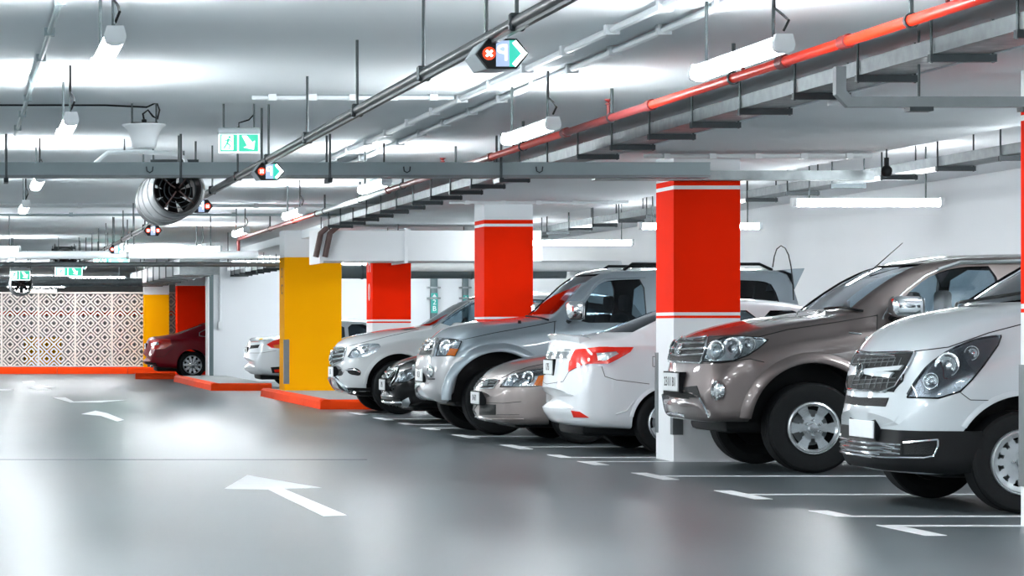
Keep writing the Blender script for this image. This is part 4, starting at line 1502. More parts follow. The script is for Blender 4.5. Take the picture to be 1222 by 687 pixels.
# ---------------------------------------------------------------- bronze SUV
P_FOR = paint('suv_bronze', (0.15, 0.125, 0.12), 0.7, 0.40, 0.15)
f = Car('suv', 'bronze grey SUV parked nose out beside the large red column', [
    (0.00, 0.56, 0.64, 0.70, 0.60, 0.55),
    (0.02, 0.47, 0.72, 0.80, 0.72, 0.62),
    (0.055, 0.44, 0.80, 0.95, 0.79, 0.66),
    (0.095, 0.43, 0.86, 1.09, 0.82, 0.68),
    (0.16, 0.43, 0.94, 1.17, 0.85, 0.71),
    (0.33, 0.43, 1.03, 1.24, 0.90, 0.75),
    (0.72, 0.43, 1.12, 1.325, 0.92, 0.78),
    (1.10, 0.42, 1.17, 1.375, 0.92, 0.78),
    (1.24, 0.41, 1.20, 1.40, 0.92, 0.76),
    (1.40, 0.40, 1.22, 1.51, 0.92, 0.74),
    (1.56, 0.40, 1.23, 1.62, 0.92, 0.715),
    (1.75, 0.40, 1.24, 1.735, 0.92, 0.69),
    (1.98, 0.40, 1.24, 1.83, 0.92, 0.665),
    (2.40, 0.40, 1.24, 1.885, 0.92, 0.65),
    (3.10, 0.40, 1.25, 1.90, 0.92, 0.64),
    (4.05, 0.42, 1.27, 1.87, 0.91, 0.63),
    (4.45, 0.46, 1.27, 1.78, 0.90, 0.62),
    (4.60, 0.50, 1.20, 1.42, 0.89, 0.64),
    (4.68, 0.52, 0.95, 1.05, 0.87, 0.66),
    (4.72, 0.55, 0.80, 0.86, 0.82, 0.64)], 6.337, 23.82, P_FOR, bow=0.20, cat='SUV')
XF, XR = 0.955, 3.70
f.arches(XF, XR, 0.53, 0.42)
f.cabin(1.36, 4.4, 0.85)
f.screen('windscreen', 1.30, 1.96, 'glass')
f.side_windows([f.L2([(1057, 381), (1078, 352), (1104, 332.5), (1127, 322.5), (1151, 318), (1189, 317), (1190, 384)], 23.12),
                [(2.70, 1.29), (3.45, 1.30), (3.42, 1.76), (2.70, 1.775)], [(3.56, 1.31), (4.30, 1.34), (4.15, 1.70), (3.54, 1.75)]], 'glass', smooth=1)
f.screen('rear_window', 4.46, 4.58, 'glass_dark', rear=True)
f.finish()
f.wheels(XF, XR, 'suv6', 0.39, inset=-0.005)
f.underbody(0.30, 4.5, 0.33)
f.seats([1.75, 2.75], 0.85, 1.55, wheel_x=1.75)
f.mirror(1.60, 0.86, 1.335, 'chrome', 0.20, 0.18, 0.26)
flare(f, XF, 0.42, 0.53, 10, 175, 0.085, 0.035)
flare(f, XR, 0.42, 0.53, 0, 180, 0.085, 0.035)
MB().rbox(1.6, 3.2, -0.99, -0.84, 0.36, 0.41, 0.02).build('side_step', 'guard', f.root)
MB().rbox(1.6, 3.2, 0.84, 0.99, 0.36, 0.41, 0.02).build('side_step', 'guard', f.root)
gr = f.px('grille', [(812.5, 408), (844, 404), (842, 417), (836, 432), (806, 431)], 'grille', off=0.004, step=3, mirror=True)
for yy in (410.5, 417, 424):
    f.line('grille_slat', [(811, yy), (842, yy - 1.5)], 'chrome', 0.010, 0.012, mirror=True)
f.line('grille_frame', [(813, 406), (845, 402), (842.5, 418), (837, 433), (804, 432)], 'chrome', 0.011, 0.008, mirror=True)
e = f.disc('emblem', (812.5, 418), 0.075, 'chrome', 0.014, 0.025, ring=True, ry=0.052)
f.disc('emblem_inner', (812.5, 418), 0.04, 'chrome', 0.014, 0.028, ring=True, ry=0.05, parent=e)
headlamp(f, [(839, 431), (846, 411), (862, 404.5), (885, 402.5), (917, 405.5), (905, 416), (893, 424), (875, 430), (855, 432)],
         [((855, 418), 0.085), ((874, 416), 0.095), ((893, 412), 0.07)], 'lamp_bowl', smooth=1, step=3)
f.line('headlamp_edge', [(839, 431), (846, 411), (862, 404), (885, 402), (917, 405.5), (905, 416), (893, 424), (875, 430.5), (855, 432)], 'black', 0.006, 0.004, closed=True, mirror=True)
f.px('lower_intake', [(799, 464), (832, 460), (836, 474), (800, 474)], 'grille', off=0.004, step=3, mirror=True)
f.px('fog_recess', [(842, 456), (862, 458), (866, 466), (862, 476), (848, 477), (854, 470), (853, 462)], P_FOR, off=0.012, step=3, mirror=True, smooth=1)
f.disc('fog_lamp', (858, 466), 0.062, 'lamp_bowl', 0.025, 0.006, mirror=True, dirn=(-0.9, -0.35, 0), ry=0.075)
f.disc('fog_lamp_ring', (858, 466), 0.072, 'chrome', 0.03, 0.008, mirror=True, ring=True, dirn=(-0.9, -0.35, 0), ry=0.085)
f.line('bumper_trim', [(836, 475), (842, 486), (847, 497)], 'chrome', 0.014, 0.006, mirror=True)
f.line('bumper_lip', [(801, 492), (818, 496)], 'chrome', 0.012, 0.004, mirror=True)
f.line('bumper_seam', [(838, 433), (860, 433), (895, 428), (912, 432)], 'black', 0.004, 0.0, mirror=True)
f.line('bonnet_seam', [(846, 402), (870, 400), (905, 402), (940, 393), (1000, 384), (1047, 376)], 'black', 0.004, 0.0, mirror=True)
f.line('door_seam', [(1047, 375), (1046.5, 395), (1046, 420), (1047, 450), (1050, 480)], 'black', 0.004, 0.0, mirror=True)
f.line('window_trim', [(1053, 381), (1060, 368), (1078, 349), (1104, 329), (1127, 319), (1151, 314), (1196, 313)], 'chrome', 0.010, 0.004)
f.line('wiper', [(985, 371), (1005, 369), (1030, 372)], 'black', 0.012, 0.02)
f.line('bonnet_badge', [(1013, 397), (1028, 398.5)], 'chrome', 0.008, 0.002)
f.disc('side_repeater', (1036, 404), 0.028, 'chrome', 0.01, 0.0, mirror=True, ry=0.018)
f.line('roof_rail', [(2.1, 1.74), (2.3, 1.80), (3.2, 1.82), (4.0, 1.79), (4.2, 1.70)], 'alloy', 0.018, 0.02, ray=lambda p: f.ray_side(p, -1), mirror=True)
f.plate((0.0, 0.765), '2311 B1', 0.50, 0.16, out=0.03)
h, n = f.spot((1036, 326))
MB().tube([h, h + Vector((0.30, -0.02, 0.27))], 0.006, 5, r2=0.003).build('aerial', 'black', f.root)

# ---------------------------------------------------------------- white sedan, tail out
P_YAR = paint('sedan_white', (0.80, 0.84, 0.87), 0.0, 0.35, 0.02)
y_ = Car('sedan', 'white sedan parked tail out with red tail lamps beside the large red column', [
    (0.00, 0.34, 0.52, 0.58, 0.50, 0.45),
    (0.03, 0.24, 0.58, 0.66, 0.66, 0.55),
    (0.10, 0.21, 0.66, 0.77, 0.76, 0.62),
    (0.25, 0.20, 0.74, 0.86, 0.82, 0.66),
    (0.60, 0.20, 0.84, 0.96, 0.85, 0.70),
    (1.05, 0.20, 0.92, 1.04, 0.85, 0.70),
    (1.25, 0.20, 0.95, 1.12, 0.85, 0.68),
    (1.80, 0.20, 0.98, 1.43, 0.85, 0.58),
    (2.10, 0.20, 1.00, 1.51, 0.85, 0.55),
    (2.60, 0.20, 1.01, 1.545, 0.85, 0.55),
    (3.05, 0.22, 1.03, 1.50, 0.85, 0.55),
    (3.30, 0.23, 1.05, 1.435, 0.85, 0.57),
    (3.70, 0.24, 1.08, 1.275, 0.85, 0.62),
    (3.95, 0.25, 1.08, 1.19, 0.845, 0.68),
    (4.20, 0.26, 1.06, 1.165, 0.83, 0.69),
    (4.34, 0.29, 1.00, 1.14, 0.80, 0.67),
    (4.375, 0.32, 0.92, 1.06, 0.79, 0.66),
    (4.40, 0.36, 0.80, 0.90, 0.78, 0.64),
    (4.425, 0.40, 0.66, 0.72, 0.74, 0.60),
    (4.435, 0.44, 0.60, 0.65, 0.66, 0.55)], 5.94, 27.15, P_YAR, rear_out=True, bow=0.18, rbow=0.26)
XF, XR = 0.82, 3.42
y_.arches(XF, XR, 0.355, 0.31)
y_.cabin(1.30, 3.70, 0.62)
y_.screen('windscreen', 1.25, 1.86)
y_.screen('rear_window', 3.20, 3.82, 'glass_dark', rear=True, margin=0.05)
y_.side_windows([[(1.50, 1.06), (2.42, 1.07), (2.42, 1.42), (2.05, 1.42)], [(2.50, 1.07), (3.15, 1.09), (3.12, 1.36), (2.90, 1.42), (2.50, 1.42)]], 'glass')
y_.finish()
y_.wheels(XF, XR, 'sedan5', 0.315, inset=0.0)
y_.underbody(0.2, 4.2, 0.17)
y_.seats([1.70, 2.60], 0.6, 1.24, wheel_x=1.55)
y_.mirror(1.50, 0.82, 1.03)
# boot lid spoiler
sec = [(-0.33, 1.10), (-0.04, 1.10), (0.0, 1.158), (0.008, 1.176), (-0.02, 1.186), (-0.20, 1.176)]
mb = MB()
ys = np.linspace(-0.62, 0.62, 15)
mb.add([(4.375 + q[0] * (1 - 0.5 * (abs(yy) / 0.62) ** 4) - 0.27 * (abs(yy) / 0.85) ** 2.4, yy, q[1] - 0.03 * (abs(yy) / 0.62) ** 3) for yy in ys for q in sec],
       [(i * 6 + k, i * 6 + (k + 1) % 6, (i + 1) * 6 + (k + 1) % 6, (i + 1) * 6 + k) for i in range(14) for k in range(6)] + [list(range(6)), [84 + k for k in range(6)]])
mb.build('boot_spoiler', P_YAR, y_.root)
tl = [(687, 417), (715, 414.5), (756, 414.5), (752, 420), (738, 428), (726, 434), (703, 434), (690, 437.5), (679, 443.5), (680, 432)]
y_.px('tail_lamp', tl, 'taillamp', off=0.012, skirt=0.03, mirror=True, step=3)
y_.px('reverse_lamp', [(712, 421.5), (735, 419.5), (738, 422), (723, 430), (714, 430)], 'lamp_bowl', off=0.016, skirt=0.03, mirror=True, step=3)
y_.px('boot_garnish', [(655, 420), (682, 419), (680, 427), (653, 428)], 'chrome', off=0.010, mirror=True, step=3)
y_.px('rear_reflector', [(682, 489.5), (692, 491), (703, 498), (685, 497.5)], 'taillamp', off=0.008, mirror=True, step=2)
y_.line('boot_seam', [(679, 443), (672, 455), (652, 458)], 'black', 0.003, 0.0, mirror=True)
y_.line('bumper_seam', [(718, 437), (722, 449), (735, 453), (775, 458)], 'black', 0.003, 0.0, mirror=True)
y_.line('bumper_crease', [(735, 494), (748, 490), (757, 478)], P_YAR, 0.008, 0.0, mirror=True)
y_.line('fuel_flap', [(779, 425), (785, 426), (786, 438), (779, 437)], 'black', 0.003, 0.0, closed=True)
y_.line('badge', [(674, 417.5), (682, 417)], 'chrome', 0.006, 0.002)
y_.plate((0.0, 0.85), '175', 0.40, 0.14, out=0.006)
flare(y_, XR, 0.31, 0.355, 10, 175, 0.03, 0.008)
flare(y_, XF, 0.31, 0.355, 5, 170, 0.03, 0.008)
# long bent whip aerial rising behind the red column
pts = [at(944 + dx, yy, 27.1) for dx, yy in ((3, 358), (2, 335), (0, 318), (-3, 304), (-7, 296), (-12, 293), (-17, 297), (-20, 306), (-22, 319))]
wp = MB().tube([y_.mi @ Vector(p) for p in pts], 0.006, 6).build('aerial', 'black', y_.root)

# ---------------------------------------------------------------- beige sedan, nose out
P_ACC = paint('sedan_beige', (0.30, 0.26, 0.25), 0.55, 0.36, 0.10)
SEDAN_NOSE = [
    (0.00, 0.34, 0.50, 0.56, 0.55, 0.50),
    (0.03, 0.25, 0.56, 0.62, 0.70, 0.58),
    (0.08, 0.22, 0.62, 0.68, 0.79, 0.63),
    (0.13, 0.21, 0.655, 0.745, 0.83, 0.66),
    (0.20, 0.20, 0.69, 0.80, 0.86, 0.69),
    (0.33, 0.20, 0.74, 0.86, 0.885, 0.71),
    (0.50, 0.20, 0.79, 0.905, 0.90, 0.73),
    (0.85, 0.20, 0.85, 0.965, 0.91, 0.74),
    (1.15, 0.20, 0.89, 1.00, 0.91, 0.74),
    (1.32, 0.20, 0.92, 1.06, 0.91, 0.72),
    (1.95, 0.20, 0.95, 1.37, 0.91, 0.62),
    (2.25, 0.20, 0.96, 1.44, 0.91, 0.58),
    (2.80, 0.20, 0.98, 1.46, 0.91, 0.57),
    (3.30, 0.21, 1.00, 1.40, 0.91, 0.58),
    (3.85, 0.23, 1.02, 1.14, 0.90, 0.66),
    (4.40, 0.26, 0.98, 1.08, 0.87, 0.68),
    (4.60, 0.32, 0.86, 0.94, 0.84, 0.66),
    (4.66, 0.40, 0.65, 0.72, 0.78, 0.60)]
a = Car('sedan', 'beige metallic sedan parked nose out behind the white sedan', SEDAN_NOSE, 5.715, 29.65, P_ACC, bow=0.24)
XF, XR = 0.97, 3.70
a.arches(XF, XR, 0.37, 0.32)
a.cabin(1.34, 3.8, 0.6)
a.screen('windscreen', 1.30, 1.98)
a.screen('rear_window', 3.25, 3.78, 'glass_dark', rear=True)
a.side_windows([[(1.62, 1.0), (2.55, 1.01), (2.55, 1.34), (2.15, 1.34)], [(2.63, 1.01), (3.35, 1.03), (3.2, 1.30), (2.63, 1.34)]], 'glass')
a.finish()
a.wheels(XF, XR, 'sedan5', 0.325, inset=0.02)
a.underbody(0.3, 4.4, 0.16)
a.seats([1.85, 2.75], 0.55, 1.15, wheel_x=1.75)
a.mirror(1.58, 0.84, 0.97)
headlamp(a, [(597, 461.5), (604, 453), (614, 447.5), (630, 443), (652, 439.5), (650, 459), (635, 461)], [((613, 454), 0.075), ((630, 451), 0.075)], 'lamp_bowl', amber=[(636.5, 460), (642.5, 449), (652, 447), (648, 460)], step=3)
a.line('headlamp_edge', [(597, 461.5), (604, 453), (614, 447.5), (630, 443), (652, 439.5), (650, 459), (635, 461)], 'black', 0.005, 0.003, closed=True, mirror=True)
a.px('grille', [(577, 454), (595.5, 454.6), (588.5, 462.5), (574, 463)], 'grille', off=0.004, step=2, mirror=True)
a.line('grille_frame', [(576.5, 453.2), (596, 453.8), (589, 463), (573.5, 463.7)], 'chrome', 0.008, 0.006, closed=False, mirror=True)
for yy in (456.5, 459.5):
    a.line('grille_slat', [(576, yy), (591, yy)], 'chrome', 0.005, 0.008, mirror=True)
a.px('emblem', [(579, 455), (584, 455), (583, 461), (577, 461)], 'chrome', off=0.02, step=2)
a.px('lower_intake', [(573, 481.5), (591.7, 482.6), (591.7, 494.8), (572, 494.8)], 'grille', off=0.004, step=2, mirror=True)
a.line('bumper_crease', [(577, 480), (600, 481), (622, 479)], 'black', 0.003, 0.0, mirror=True)
a.line('bumper_groove', [(593, 494.5), (620, 494.5)], 'black', 0.003, 0.0, mirror=True)
a.line('bumper_lip', [(568, 497), (585, 500), (625, 500)], P_ACC, 0.012, 0.0, mirror=True)
a.line('bonnet_seam', [(585, 452.5), (597, 452), (612, 444), (630, 438), (655, 433)], 'black', 0.004, 0.0, mirror=True)
a.plate((0.0, 0.475), 'B 471', 0.46, 0.13, out=0.05)

# ---------------------------------------------------------------- silver grey SUV
P_PAJ = paint('suv_silver_blue', (0.30, 0.36, 0.40), 0.6, 0.36, 0.08)
P_PAJ2 = paint('suv_silver_trim', (0.42, 0.43, 0.44), 0.5, 0.38, 0.08)
p = Car('suv', 'tall silver grey SUV with flared arches parked beside the second red column', [
    (0.00, 0.52, 0.70, 0.76, 0.62, 0.55),
    (0.02, 0.44, 0.78, 0.86, 0.74, 0.62),
    (0.06, 0.40, 0.86, 1.00, 0.82, 0.66),
    (0.13, 0.38, 0.92, 1.09, 0.86, 0.70),
    (0.20, 0.38, 0.98, 1.15, 0.89, 0.73),
    (0.28, 0.38, 1.04, 1.225, 0.91, 0.75),
    (0.42, 0.38, 1.10, 1.285, 0.93, 0.77),
    (0.65, 0.38, 1.15, 1.33, 0.94, 0.79),
    (1.15, 0.38, 1.20, 1.375, 0.94, 0.80),
    (1.36, 0.38, 1.24, 1.41, 0.94, 0.79),
    (1.64, 0.38, 1.26, 1.64, 0.94, 0.74),
    (1.86, 0.38, 1.27, 1.84, 0.94, 0.70),
    (2.00, 0.38, 1.27, 1.92, 0.94, 0.68),
    (2.20, 0.38, 1.27, 1.955, 0.94, 0.67),
    (3.00, 0.38, 1.28, 1.975, 0.94, 0.67),
    (4.00, 0.40, 1.28, 1.965, 0.93, 0.67),
    (4.25, 0.42, 1.28, 1.92, 0.92, 0.67),
    (4.38, 0.44, 1.26, 1.60, 0.91, 0.70),
    (4.46, 0.48, 1.10, 1.25, 0.90, 0.72),
    (4.50, 0.52, 0.85, 0.92, 0.86, 0.70)], 5.515, 32.15, P_PAJ, bow=0.18, cat='SUV')
XF, XR = 0.76, 3.54
p.arches(XF, XR, 0.555, 0.42)
p.cabin(1.46, 4.25, 0.9)
p.screen('windscreen', 1.41, 1.97, 'glass')
p.side_windows([p.L2([(681, 385), (690, 370), (711, 341), (723, 335), (745, 333.5), (768, 333), (768, 385)], 31.45),
                [(2.74, 1.31), (3.42, 1.32), (3.42, 1.82), (2.74, 1.825)], [(3.54, 1.33), (4.12, 1.36), (4.02, 1.75), (3.90, 1.80), (3.54, 1.81)]], 'glass', smooth=1)
p.screen('rear_window', 4.27, 4.40, 'glass_dark', rear=True)
p.finish()
p.wheels(XF, XR, 'suv5', 0.40, inset=-0.005)
p.underbody(0.3, 4.3, 0.32)
p.seats([1.85, 2.85], 0.9, 1.62, wheel_x=1.85)
p.mirror(1.54, 0.88, 1.33, 'chrome', 0.19, 0.23, 0.19)
flare(p, XF, 0.42, 0.555, 12, 181, 0.10, 0.045, P_PAJ)
flare(p, XR, 0.42, 0.555, -2, 182, 0.10, 0.045, P_PAJ)
MB().prism([(4.16, 1.93), (4.30, 1.945), (4.42, 1.95), (4.30, 1.70), (4.28, 1.88)], 'y', -0.62, 0.62).build('rear_spoiler', P_PAJ, p.root)
for sg in (-0.58, 0.58):
    MB().tube([(2.3, sg, 1.93), (2.4, sg, 2.0), (3.9, sg, 2.0), (4.05, sg, 1.93)], 0.018, 8).build('roof_rail', 'black', p.root)
MB().tube([(1.03, -0.80, 1.30), (1.03, -0.80, 1.335)], 0.02, 8).build('washer_nozzle', 'black', p.root)
headlamp(p, [(520.5, 424.5), (526, 406), (535, 404.5), (551, 407), (547, 417), (543, 424.8)], [((532, 414), 0.085)], 'lamp_bowl', amber=[(533, 424), (537.5, 416), (547.5, 416.5), (543, 424.8)], step=2.5, smooth=0)
p.line('headlamp_edge', [(520.5, 424.5), (526, 406), (535, 404.5), (551, 407), (547, 417), (543, 424.8)], 'black', 0.006, 0.003, closed=True, mirror=True)
p.px('grille', [(509, 409), (521, 405.5), (515.5, 424), (504, 424.8)], 'grille', off=0.004, step=2, mirror=True)
for yy in (412, 418):
    p.line('grille_slat', [(508, yy), (519, yy - 1)], 'chrome', 0.012, 0.012, mirror=True)
p.line('grille_frame', [(508, 408.5), (522, 404.5), (516.5, 424.6), (503, 425.4)], P_PAJ2, 0.018, 0.008, mirror=True)
p.px('emblem', [(510, 413), (515, 412), (514, 418), (509, 418.5)], 'chrome', off=0.03, step=2)
p.px('bumper', [(494, 428), (505, 426), (542, 426), (557, 426.5), (550, 436), (545, 450), (541, 468), (533, 479), (522, 477), (512, 472), (500, 458), (495, 445)], P_PAJ2, off=0.022, skirt=0.04, mirror=True, step=3)
p.disc('fog_lamp', (516.5, 443), 0.062, 'lamp_bowl', 0.02, 0.026, mirror=True, dirn=(-0.95, -0.3, 0))
p.disc('fog_lamp_ring', (516.5, 443), 0.072, 'chrome', 0.025, 0.022, mirror=True, ring=True, dirn=(-0.95, -0.3, 0))
p.line('bumper_groove', [(514, 452), (521, 452)], 'black', 0.008, 0.024, mirror=True)
p.line('door_seam', [(662, 384), (661.5, 396), (659, 410), (656, 425)], 'black', 0.005, 0.0, mirror=True)
p.line('bonnet_seam', [(524, 403), (553, 405), (590, 397), (640, 388), (664, 383)], 'black', 0.004, 0.0, mirror=True)
p.line('window_trim', [(677, 384), (688, 368), (709, 339), (722, 332), (770, 330.5)], P_PAJ, 0.012, 0.004)
p.line('wiper', [(628, 379), (640, 380), (655, 383)], 'black', 0.012, 0.02)
p.plate((0.0, 0.69), '8 31', 0.46, 0.15, out=0.03)

# ---------------------------------------------------------------- black sedan
P_BLK = mat('sedan_black', (0.002, 0.0025, 0.003), 0.18, coat=0.05, spec=0.22, noise=(900, 0.1), coat_rough=0.03)
b = Car('sedan', 'black sedan with chrome grille parked between the silver grey and white SUVs', [(k[0], k[1], k[2] - 0.03 * (k[0] < 1.2), k[3] - 0.02 * (k[0] < 1.2), k[4], k[5]) for k in SEDAN_NOSE], 5.68, 36.0, P_BLK, bow=0.24)
XF, XR = 0.97, 3.70
b.arches(XF, XR, 0.37, 0.32)
b.cabin(1.34, 3.8, 0.6)
b.screen('windscreen', 1.30, 1.98)
b.screen('rear_window', 3.25, 3.78, 'glass_dark', rear=True)
b.side_windows([[(1.62, 1.0), (2.55, 1.01), (2.55, 1.34), (2.15, 1.34)], [(2.63, 1.01), (3.35, 1.03), (3.2, 1.30), (2.63, 1.34)]], 'glass_dark')
b.finish()
b.wheels(XF, XR, 'sedan7', 0.325, inset=0.02)
b.underbody(0.3, 4.4, 0.15)
b.seats([1.85, 2.75], 0.55, 1.15, wheel_x=1.75)
b.mirror(1.58, 0.84, 0.97)
b.px('grille', [(459, 443), (474, 441), (471, 449), (464, 460), (456, 461), (455, 452)], 'grille', off=0.004, step=2, mirror=True)
b.line('grille_frame', [(458, 441.5), (475.5, 439.5), (472, 450), (465, 461.5), (455, 462)], 'chrome', 0.012, 0.008, mirror=True)
b.line('grille_slat', [(459, 446), (471, 444)], 'chrome', 0.009, 0.008, mirror=True)
b.line('grille_slat', [(458, 451), (469, 449.5)], 'chrome', 0.009, 0.008, mirror=True)
e = b.line('emblem', [(461, 445), (465, 452), (471, 444)], 'chrome', 0.012, 0.022)
headlamp(b, [(471, 456), (478, 445), (490, 441), (500, 440), (497, 449), (484, 456)], [((481, 450), 0.06), ((490, 446), 0.05)], 'lamp_bowl', step=2)
b.px('lower_intake', [(457, 476), (478, 477), (478, 485), (459, 484)], 'grille', off=0.004, step=2, mirror=True)
b.line('chrome_strip', [(456, 479), (468, 480), (480, 480)], 'chrome', 0.012, 0.008, mirror=True)
b.px('fog_lamp_bezel', [(480, 478), (488, 474), (490, 480), (486, 487), (480, 487)], 'chrome', off=0.012, step=2, mirror=True)
b.line('bonnet_crease', [(466, 441), (478, 435), (494, 430)], P_BLK, 0.008, 0.0, mirror=True)
b.plate((0.0, 0.49), '3 95', 0.46, 0.14, out=0.03)

# ---------------------------------------------------------------- white SUV
P_MER = paint('suv_pearl_white', (0.52, 0.55, 0.56), 0.15, 0.38, 0.04)
m_ = Car('suv', 'white SUV with slatted chrome grille parked beside the yellow column', [
    (0.00, 0.50, 0.66, 0.72, 0.62, 0.55),
    (0.03, 0.38, 0.74, 0.86, 0.74, 0.62),
    (0.07, 0.34, 0.82, 0.99, 0.81, 0.66),
    (0.12, 0.33, 0.88, 1.05, 0.85, 0.70),
    (0.22, 0.32, 0.95, 1.11, 0.89, 0.74),
    (0.52, 0.32, 1.04, 1.18, 0.95, 0.78),
    (0.85, 0.32, 1.09, 1.235, 0.96, 0.80),
    (1.15, 0.32, 1.12, 1.265, 0.96, 0.80),
    (1.33, 0.32, 1.14, 1.30, 0.96, 0.78),
    (1.55, 0.32, 1.15, 1.425, 0.96, 0.74),
    (1.85, 0.32, 1.16, 1.61, 0.96, 0.69),
    (2.14, 0.32, 1.16, 1.725, 0.96, 0.66),
    (2.60, 0.32, 1.17, 1.79, 0.96, 0.64),
    (3.60, 0.34, 1.18, 1.79, 0.95, 0.63),
    (4.30, 0.38, 1.20, 1.68, 0.93, 0.62),
    (4.60, 0.42, 1.15, 1.30, 0.91, 0.66),
    (4.75, 0.46, 0.95, 1.05, 0.88, 0.68),
    (4.80, 0.52, 0.75, 0.82, 0.84, 0.66)], 5.525, 39.8, P_MER, bow=0.24, cat='SUV')
XF, XR = 0.85, 3.77
m_.arches(XF, XR, 0.475, 0.41)
m_.cabin(1.40, 4.35, 0.8)
m_.screen('windscreen', 1.36, 2.12, 'glass')
m_.side_windows([m_.L2([(520, 389), (545, 371), (562, 361.5), (585, 355.5), (602, 354.5), (602, 390)], 39.1), [(2.62, 1.22), (3.45, 1.23), (3.42, 1.66), (2.62, 1.675)], [(3.55, 1.25), (4.25, 1.30), (4.0, 1.58), (3.55, 1.64)]], 'glass', smooth=1)
m_.screen('rear_window', 4.32, 4.58, 'glass_dark', rear=True)
m_.finish()
m_.wheels(XF, XR, 'sedan10', 0.39, inset=0.01)
m_.underbody(0.3, 4.5, 0.25)
m_.seats([1.85, 2.85], 0.8, 1.45, wheel_x=1.85)
m_.mirror(1.60, 0.90, 1.16, 'paint', 0.22, 0.17, 0.16)
flare(m_, XF, 0.41, 0.475, 8, 176, 0.05, 0.012)
flare(m_, XR, 0.41, 0.475, 4, 172, 0.05, 0.012)
gr = m_.px('grille', [(399, 417), (412.5, 415.5), (408.5, 429), (397.5, 434), (395, 427)], 'grille', off=0.004, step=2, mirror=True)
for yy in (418.5, 423, 428):
    m_.line('grille_slat', [(397, yy + 1), (411, yy - 1)], 'chrome', 0.016, 0.012, mirror=True)
m_.line('grille_frame', [(398.5, 415.5), (413.5, 414.5), (409.5, 429.6), (398, 435)], 'chrome', 0.012, 0.008, mirror=True)
m_.disc('emblem', (397.5, 425), 0.085, 'chrome', 0.02, 0.03, ring=True)
headlamp(m_, [(415, 428), (421, 418), (430, 412.5), (442, 410.5), (455.5, 412), (449, 420), (436, 426)], [((425, 421), 0.07), ((435, 417.5), 0.06)], 'lamp_bowl', step=2)
m_.px('daytime_lamp', [(413, 440), (425, 438.5), (431, 443), (430, 448.5), (417, 446.5)], 'grille', off=0.005, step=2, mirror=True, smooth=1)
m_.line('daytime_lamp_strip', [(414, 441.5), (424, 441), (430, 444)], 'chrome', 0.012, 0.012, mirror=True)
m_.px('lower_intake', [(396, 441), (407, 440), (405, 450), (397, 450)], 'grille', off=0.004, step=2, mirror=True)
m_.px('lower_trim', [(400, 453), (412, 462), (443, 463), (441, 471), (425, 472), (405, 463)], 'black', off=0.006, step=2, mirror=True)
m_.line('skid_plate', [(395, 448), (403, 453), (412, 462), (424, 471)], 'chrome', 0.030, 0.010, mirror=True)
m_.line('bonnet_seam', [(414, 413.5), (432, 409), (460, 402), (500, 393)], 'black', 0.004, 0.0, mirror=True)
m_.px('bonnet_vent', [(478, 393), (490, 391.5), (497, 392), (484, 394)], 'black', off=0.004, step=2)
m_.line('window_trim', [(516, 392), (543, 371), (561, 360), (585, 353)], 'chrome', 0.012, 0.006)
m_.plate((0.0, 0.60), '51', 0.46, 0.15, out=0.06)

# ---------------------------------------------------------------- far silver sedan, tail out
P_SIL = paint('sedan_silver', (0.66, 0.71, 0.74), 0.3, 0.36, 0.04)
SEDAN_TAIL = [(k[0], k[1], k[2], k[3], k[4], k[5]) for k in SEDAN_NOSE[:-5]] + [
    (3.30, 0.21, 1.00, 1.38, 0.91, 0.58), (3.85, 0.23, 1.00, 1.14, 0.90, 0.66), (4.20, 0.25, 0.98, 1.08, 0.88, 0.69), (4.52, 0.28, 0.94, 1.05, 0.84, 0.68),
    (4.58, 0.32, 0.84, 0.95, 0.83, 0.67), (4.64, 0.36, 0.66, 0.74, 0.80, 0.64), (4.67, 0.42, 0.58, 0.64, 0.72, 0.58)]
s_ = Car('sedan', 'silver sedan parked tail out behind the big yellow column', SEDAN_TAIL, 6.08, 57.3, P_SIL, rear_out=True, rbow=0.26)
s_.arches(0.97, 3.66, 0.37, 0.32)
s_.cabin(1.34, 3.8, 0.6)
s_.screen('windscreen', 1.30, 1.98)
s_.screen('rear_window', 3.20, 3.80, 'glass_dark', rear=True)
s_.side_windows([[(1.62, 1.0), (2.55, 1.01), (2.55, 1.34), (2.15, 1.34)], [(2.63, 1.01), (3.35, 1.03), (3.2, 1.30), (2.63, 1.34)]], 'glass_dark')
s_.finish()
s_.wheels(0.97, 3.66, 'sedan7', 0.325, inset=0.02)
s_.underbody(0.3, 4.4, 0.17)
s_.px('tail_lamp', [(318, 411), (326, 407), (338, 403), (342, 408), (338, 416), (324, 415)], 'taillamp', off=0.012, step=2, mirror=True)
s_.px('tail_lamp_clear', [(326, 412), (338, 410), (338, 415), (328, 415)], 'amber', off=0.018, step=2, mirror=True)
s_.px('rear_fog_recess', [(323, 438), (337, 437), (340, 445), (325, 445)], 'black', off=0.006, step=2, mirror=True)
s_.px('rear_reflector', [(327, 441), (338, 440), (338, 444), (328, 444)], 'taillamp', off=0.012, step=2, mirror=True)
s_.disc('round_sticker', (311.5, 404.5), 0.045, 'yellow', 0.006, 0.002)
s_.px('plate_recess', [(299, 412), (310, 411), (308, 415), (298, 416)], 'black', off=0.005, step=2, mirror=True)
s_.line('bumper_seam', [(296, 421), (312, 421), (330, 418)], 'black', 0.004, 0.0, mirror=True)
s_.line('boot_edge', [(297, 408), (312, 407), (330, 402)], 'chrome', 0.008, 0.002, mirror=True)
s_.plate((0.0, 0.78), '9 04', 0.44, 0.13, out=0.006)

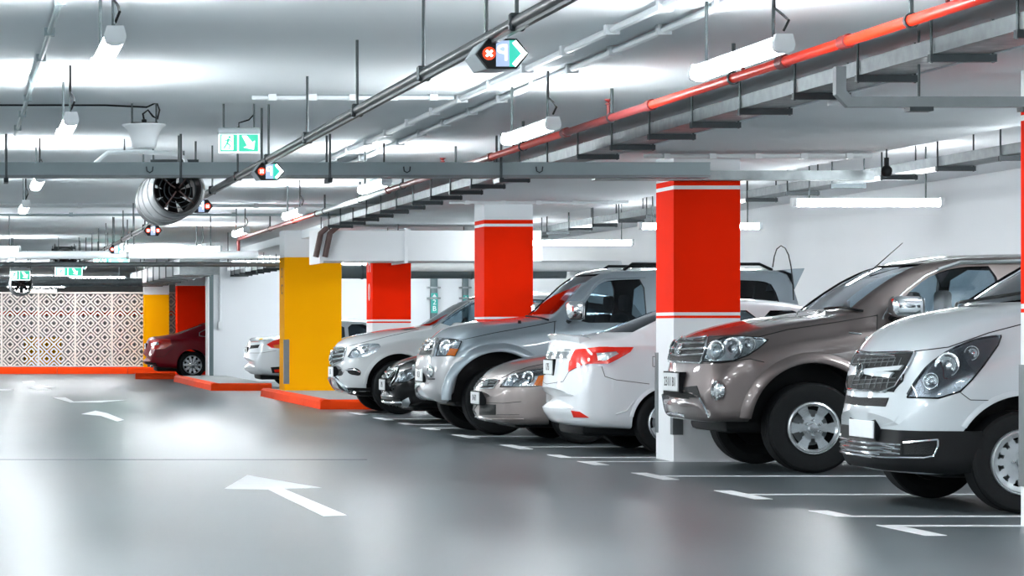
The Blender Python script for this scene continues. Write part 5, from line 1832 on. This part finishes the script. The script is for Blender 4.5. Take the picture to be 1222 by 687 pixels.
# ---------------------------------------------------------------- far dark red sedan, tail out
P_RED = mat('sedan_dark_red', (0.24, 0.002, 0.012), 0.4, coat=0.3, spec=0.15, noise=(900, 0.1), coat_rough=0.04)
RED_KEYS = [(k[0], k[1] + 0.02, k[2], k[3], k[4], k[5]) for k in SEDAN_NOSE[:-6]] + [
    (2.80, 0.22, 0.98, 1.45, 0.91, 0.58), (3.35, 0.22, 1.00, 1.40, 0.91, 0.58), (3.75, 0.23, 1.02, 1.27, 0.91, 0.62), (4.10, 0.24, 1.00, 1.14, 0.90, 0.66), (4.40, 0.26, 0.97, 1.075, 0.88, 0.69), (4.72, 0.30, 0.93, 1.03, 0.84, 0.68),
    (4.79, 0.33, 0.84, 0.95, 0.83, 0.67), (4.86, 0.36, 0.66, 0.74, 0.80, 0.64), (4.90, 0.42, 0.56, 0.62, 0.72, 0.58)]
r_ = Car('sedan', 'dark red sedan parked tail out before the distant red column', RED_KEYS, 4.68, 68.45, P_RED, rear_out=True, rbow=0.26)
r_.arches(0.97, 3.72, 0.39, 0.34)
r_.cabin(1.34, 4.0, 0.6)
r_.screen('windscreen', 1.30, 1.98)
r_.screen('rear_window', 3.40, 4.08, 'glass_dark', rear=True)
r_.side_windows([[(1.62, 1.0), (2.55, 1.01), (2.55, 1.34), (2.15, 1.34)], [(2.63, 1.01), (3.45, 1.03), (3.25, 1.28), (2.63, 1.34)]], 'glass_dark')
r_.finish()
r_.wheels(0.97, 3.72, 'sedan10', 0.34, inset=0.0)
r_.underbody(0.3, 4.6, 0.17)
r_.px('tail_lamp', [(178, 407), (190, 404), (203, 405), (205, 411), (196, 416), (182, 417)], 'taillamp', off=0.012, step=2, mirror=True)
r_.px('tail_lamp_clear', [(180, 410), (189, 408), (190, 411), (181, 413)], 'lamp_bowl', off=0.018, step=2, mirror=True)
r_.px('lower_bumper', [(173, 431), (186, 433), (190, 440), (178, 439)], 'black', off=0.006, step=2, mirror=True)
r_.disc('exhaust', (182, 436), 0.05, 'chrome', 0.05, 0.0, ring=True, mirror=True, dirn=(1, 0, 0))
r_.line('window_trim', [(246, 402), (238, 401), (238, 397), (246, 393)], 'chrome', 0.014, 0.004)
r_.line('bumper_seam', [(175, 426), (196, 425), (206, 415)], 'black', 0.004, 0.0, mirror=True)
r_.plate((0.0, 0.80), '7 12', 0.44, 0.13, out=0.006)
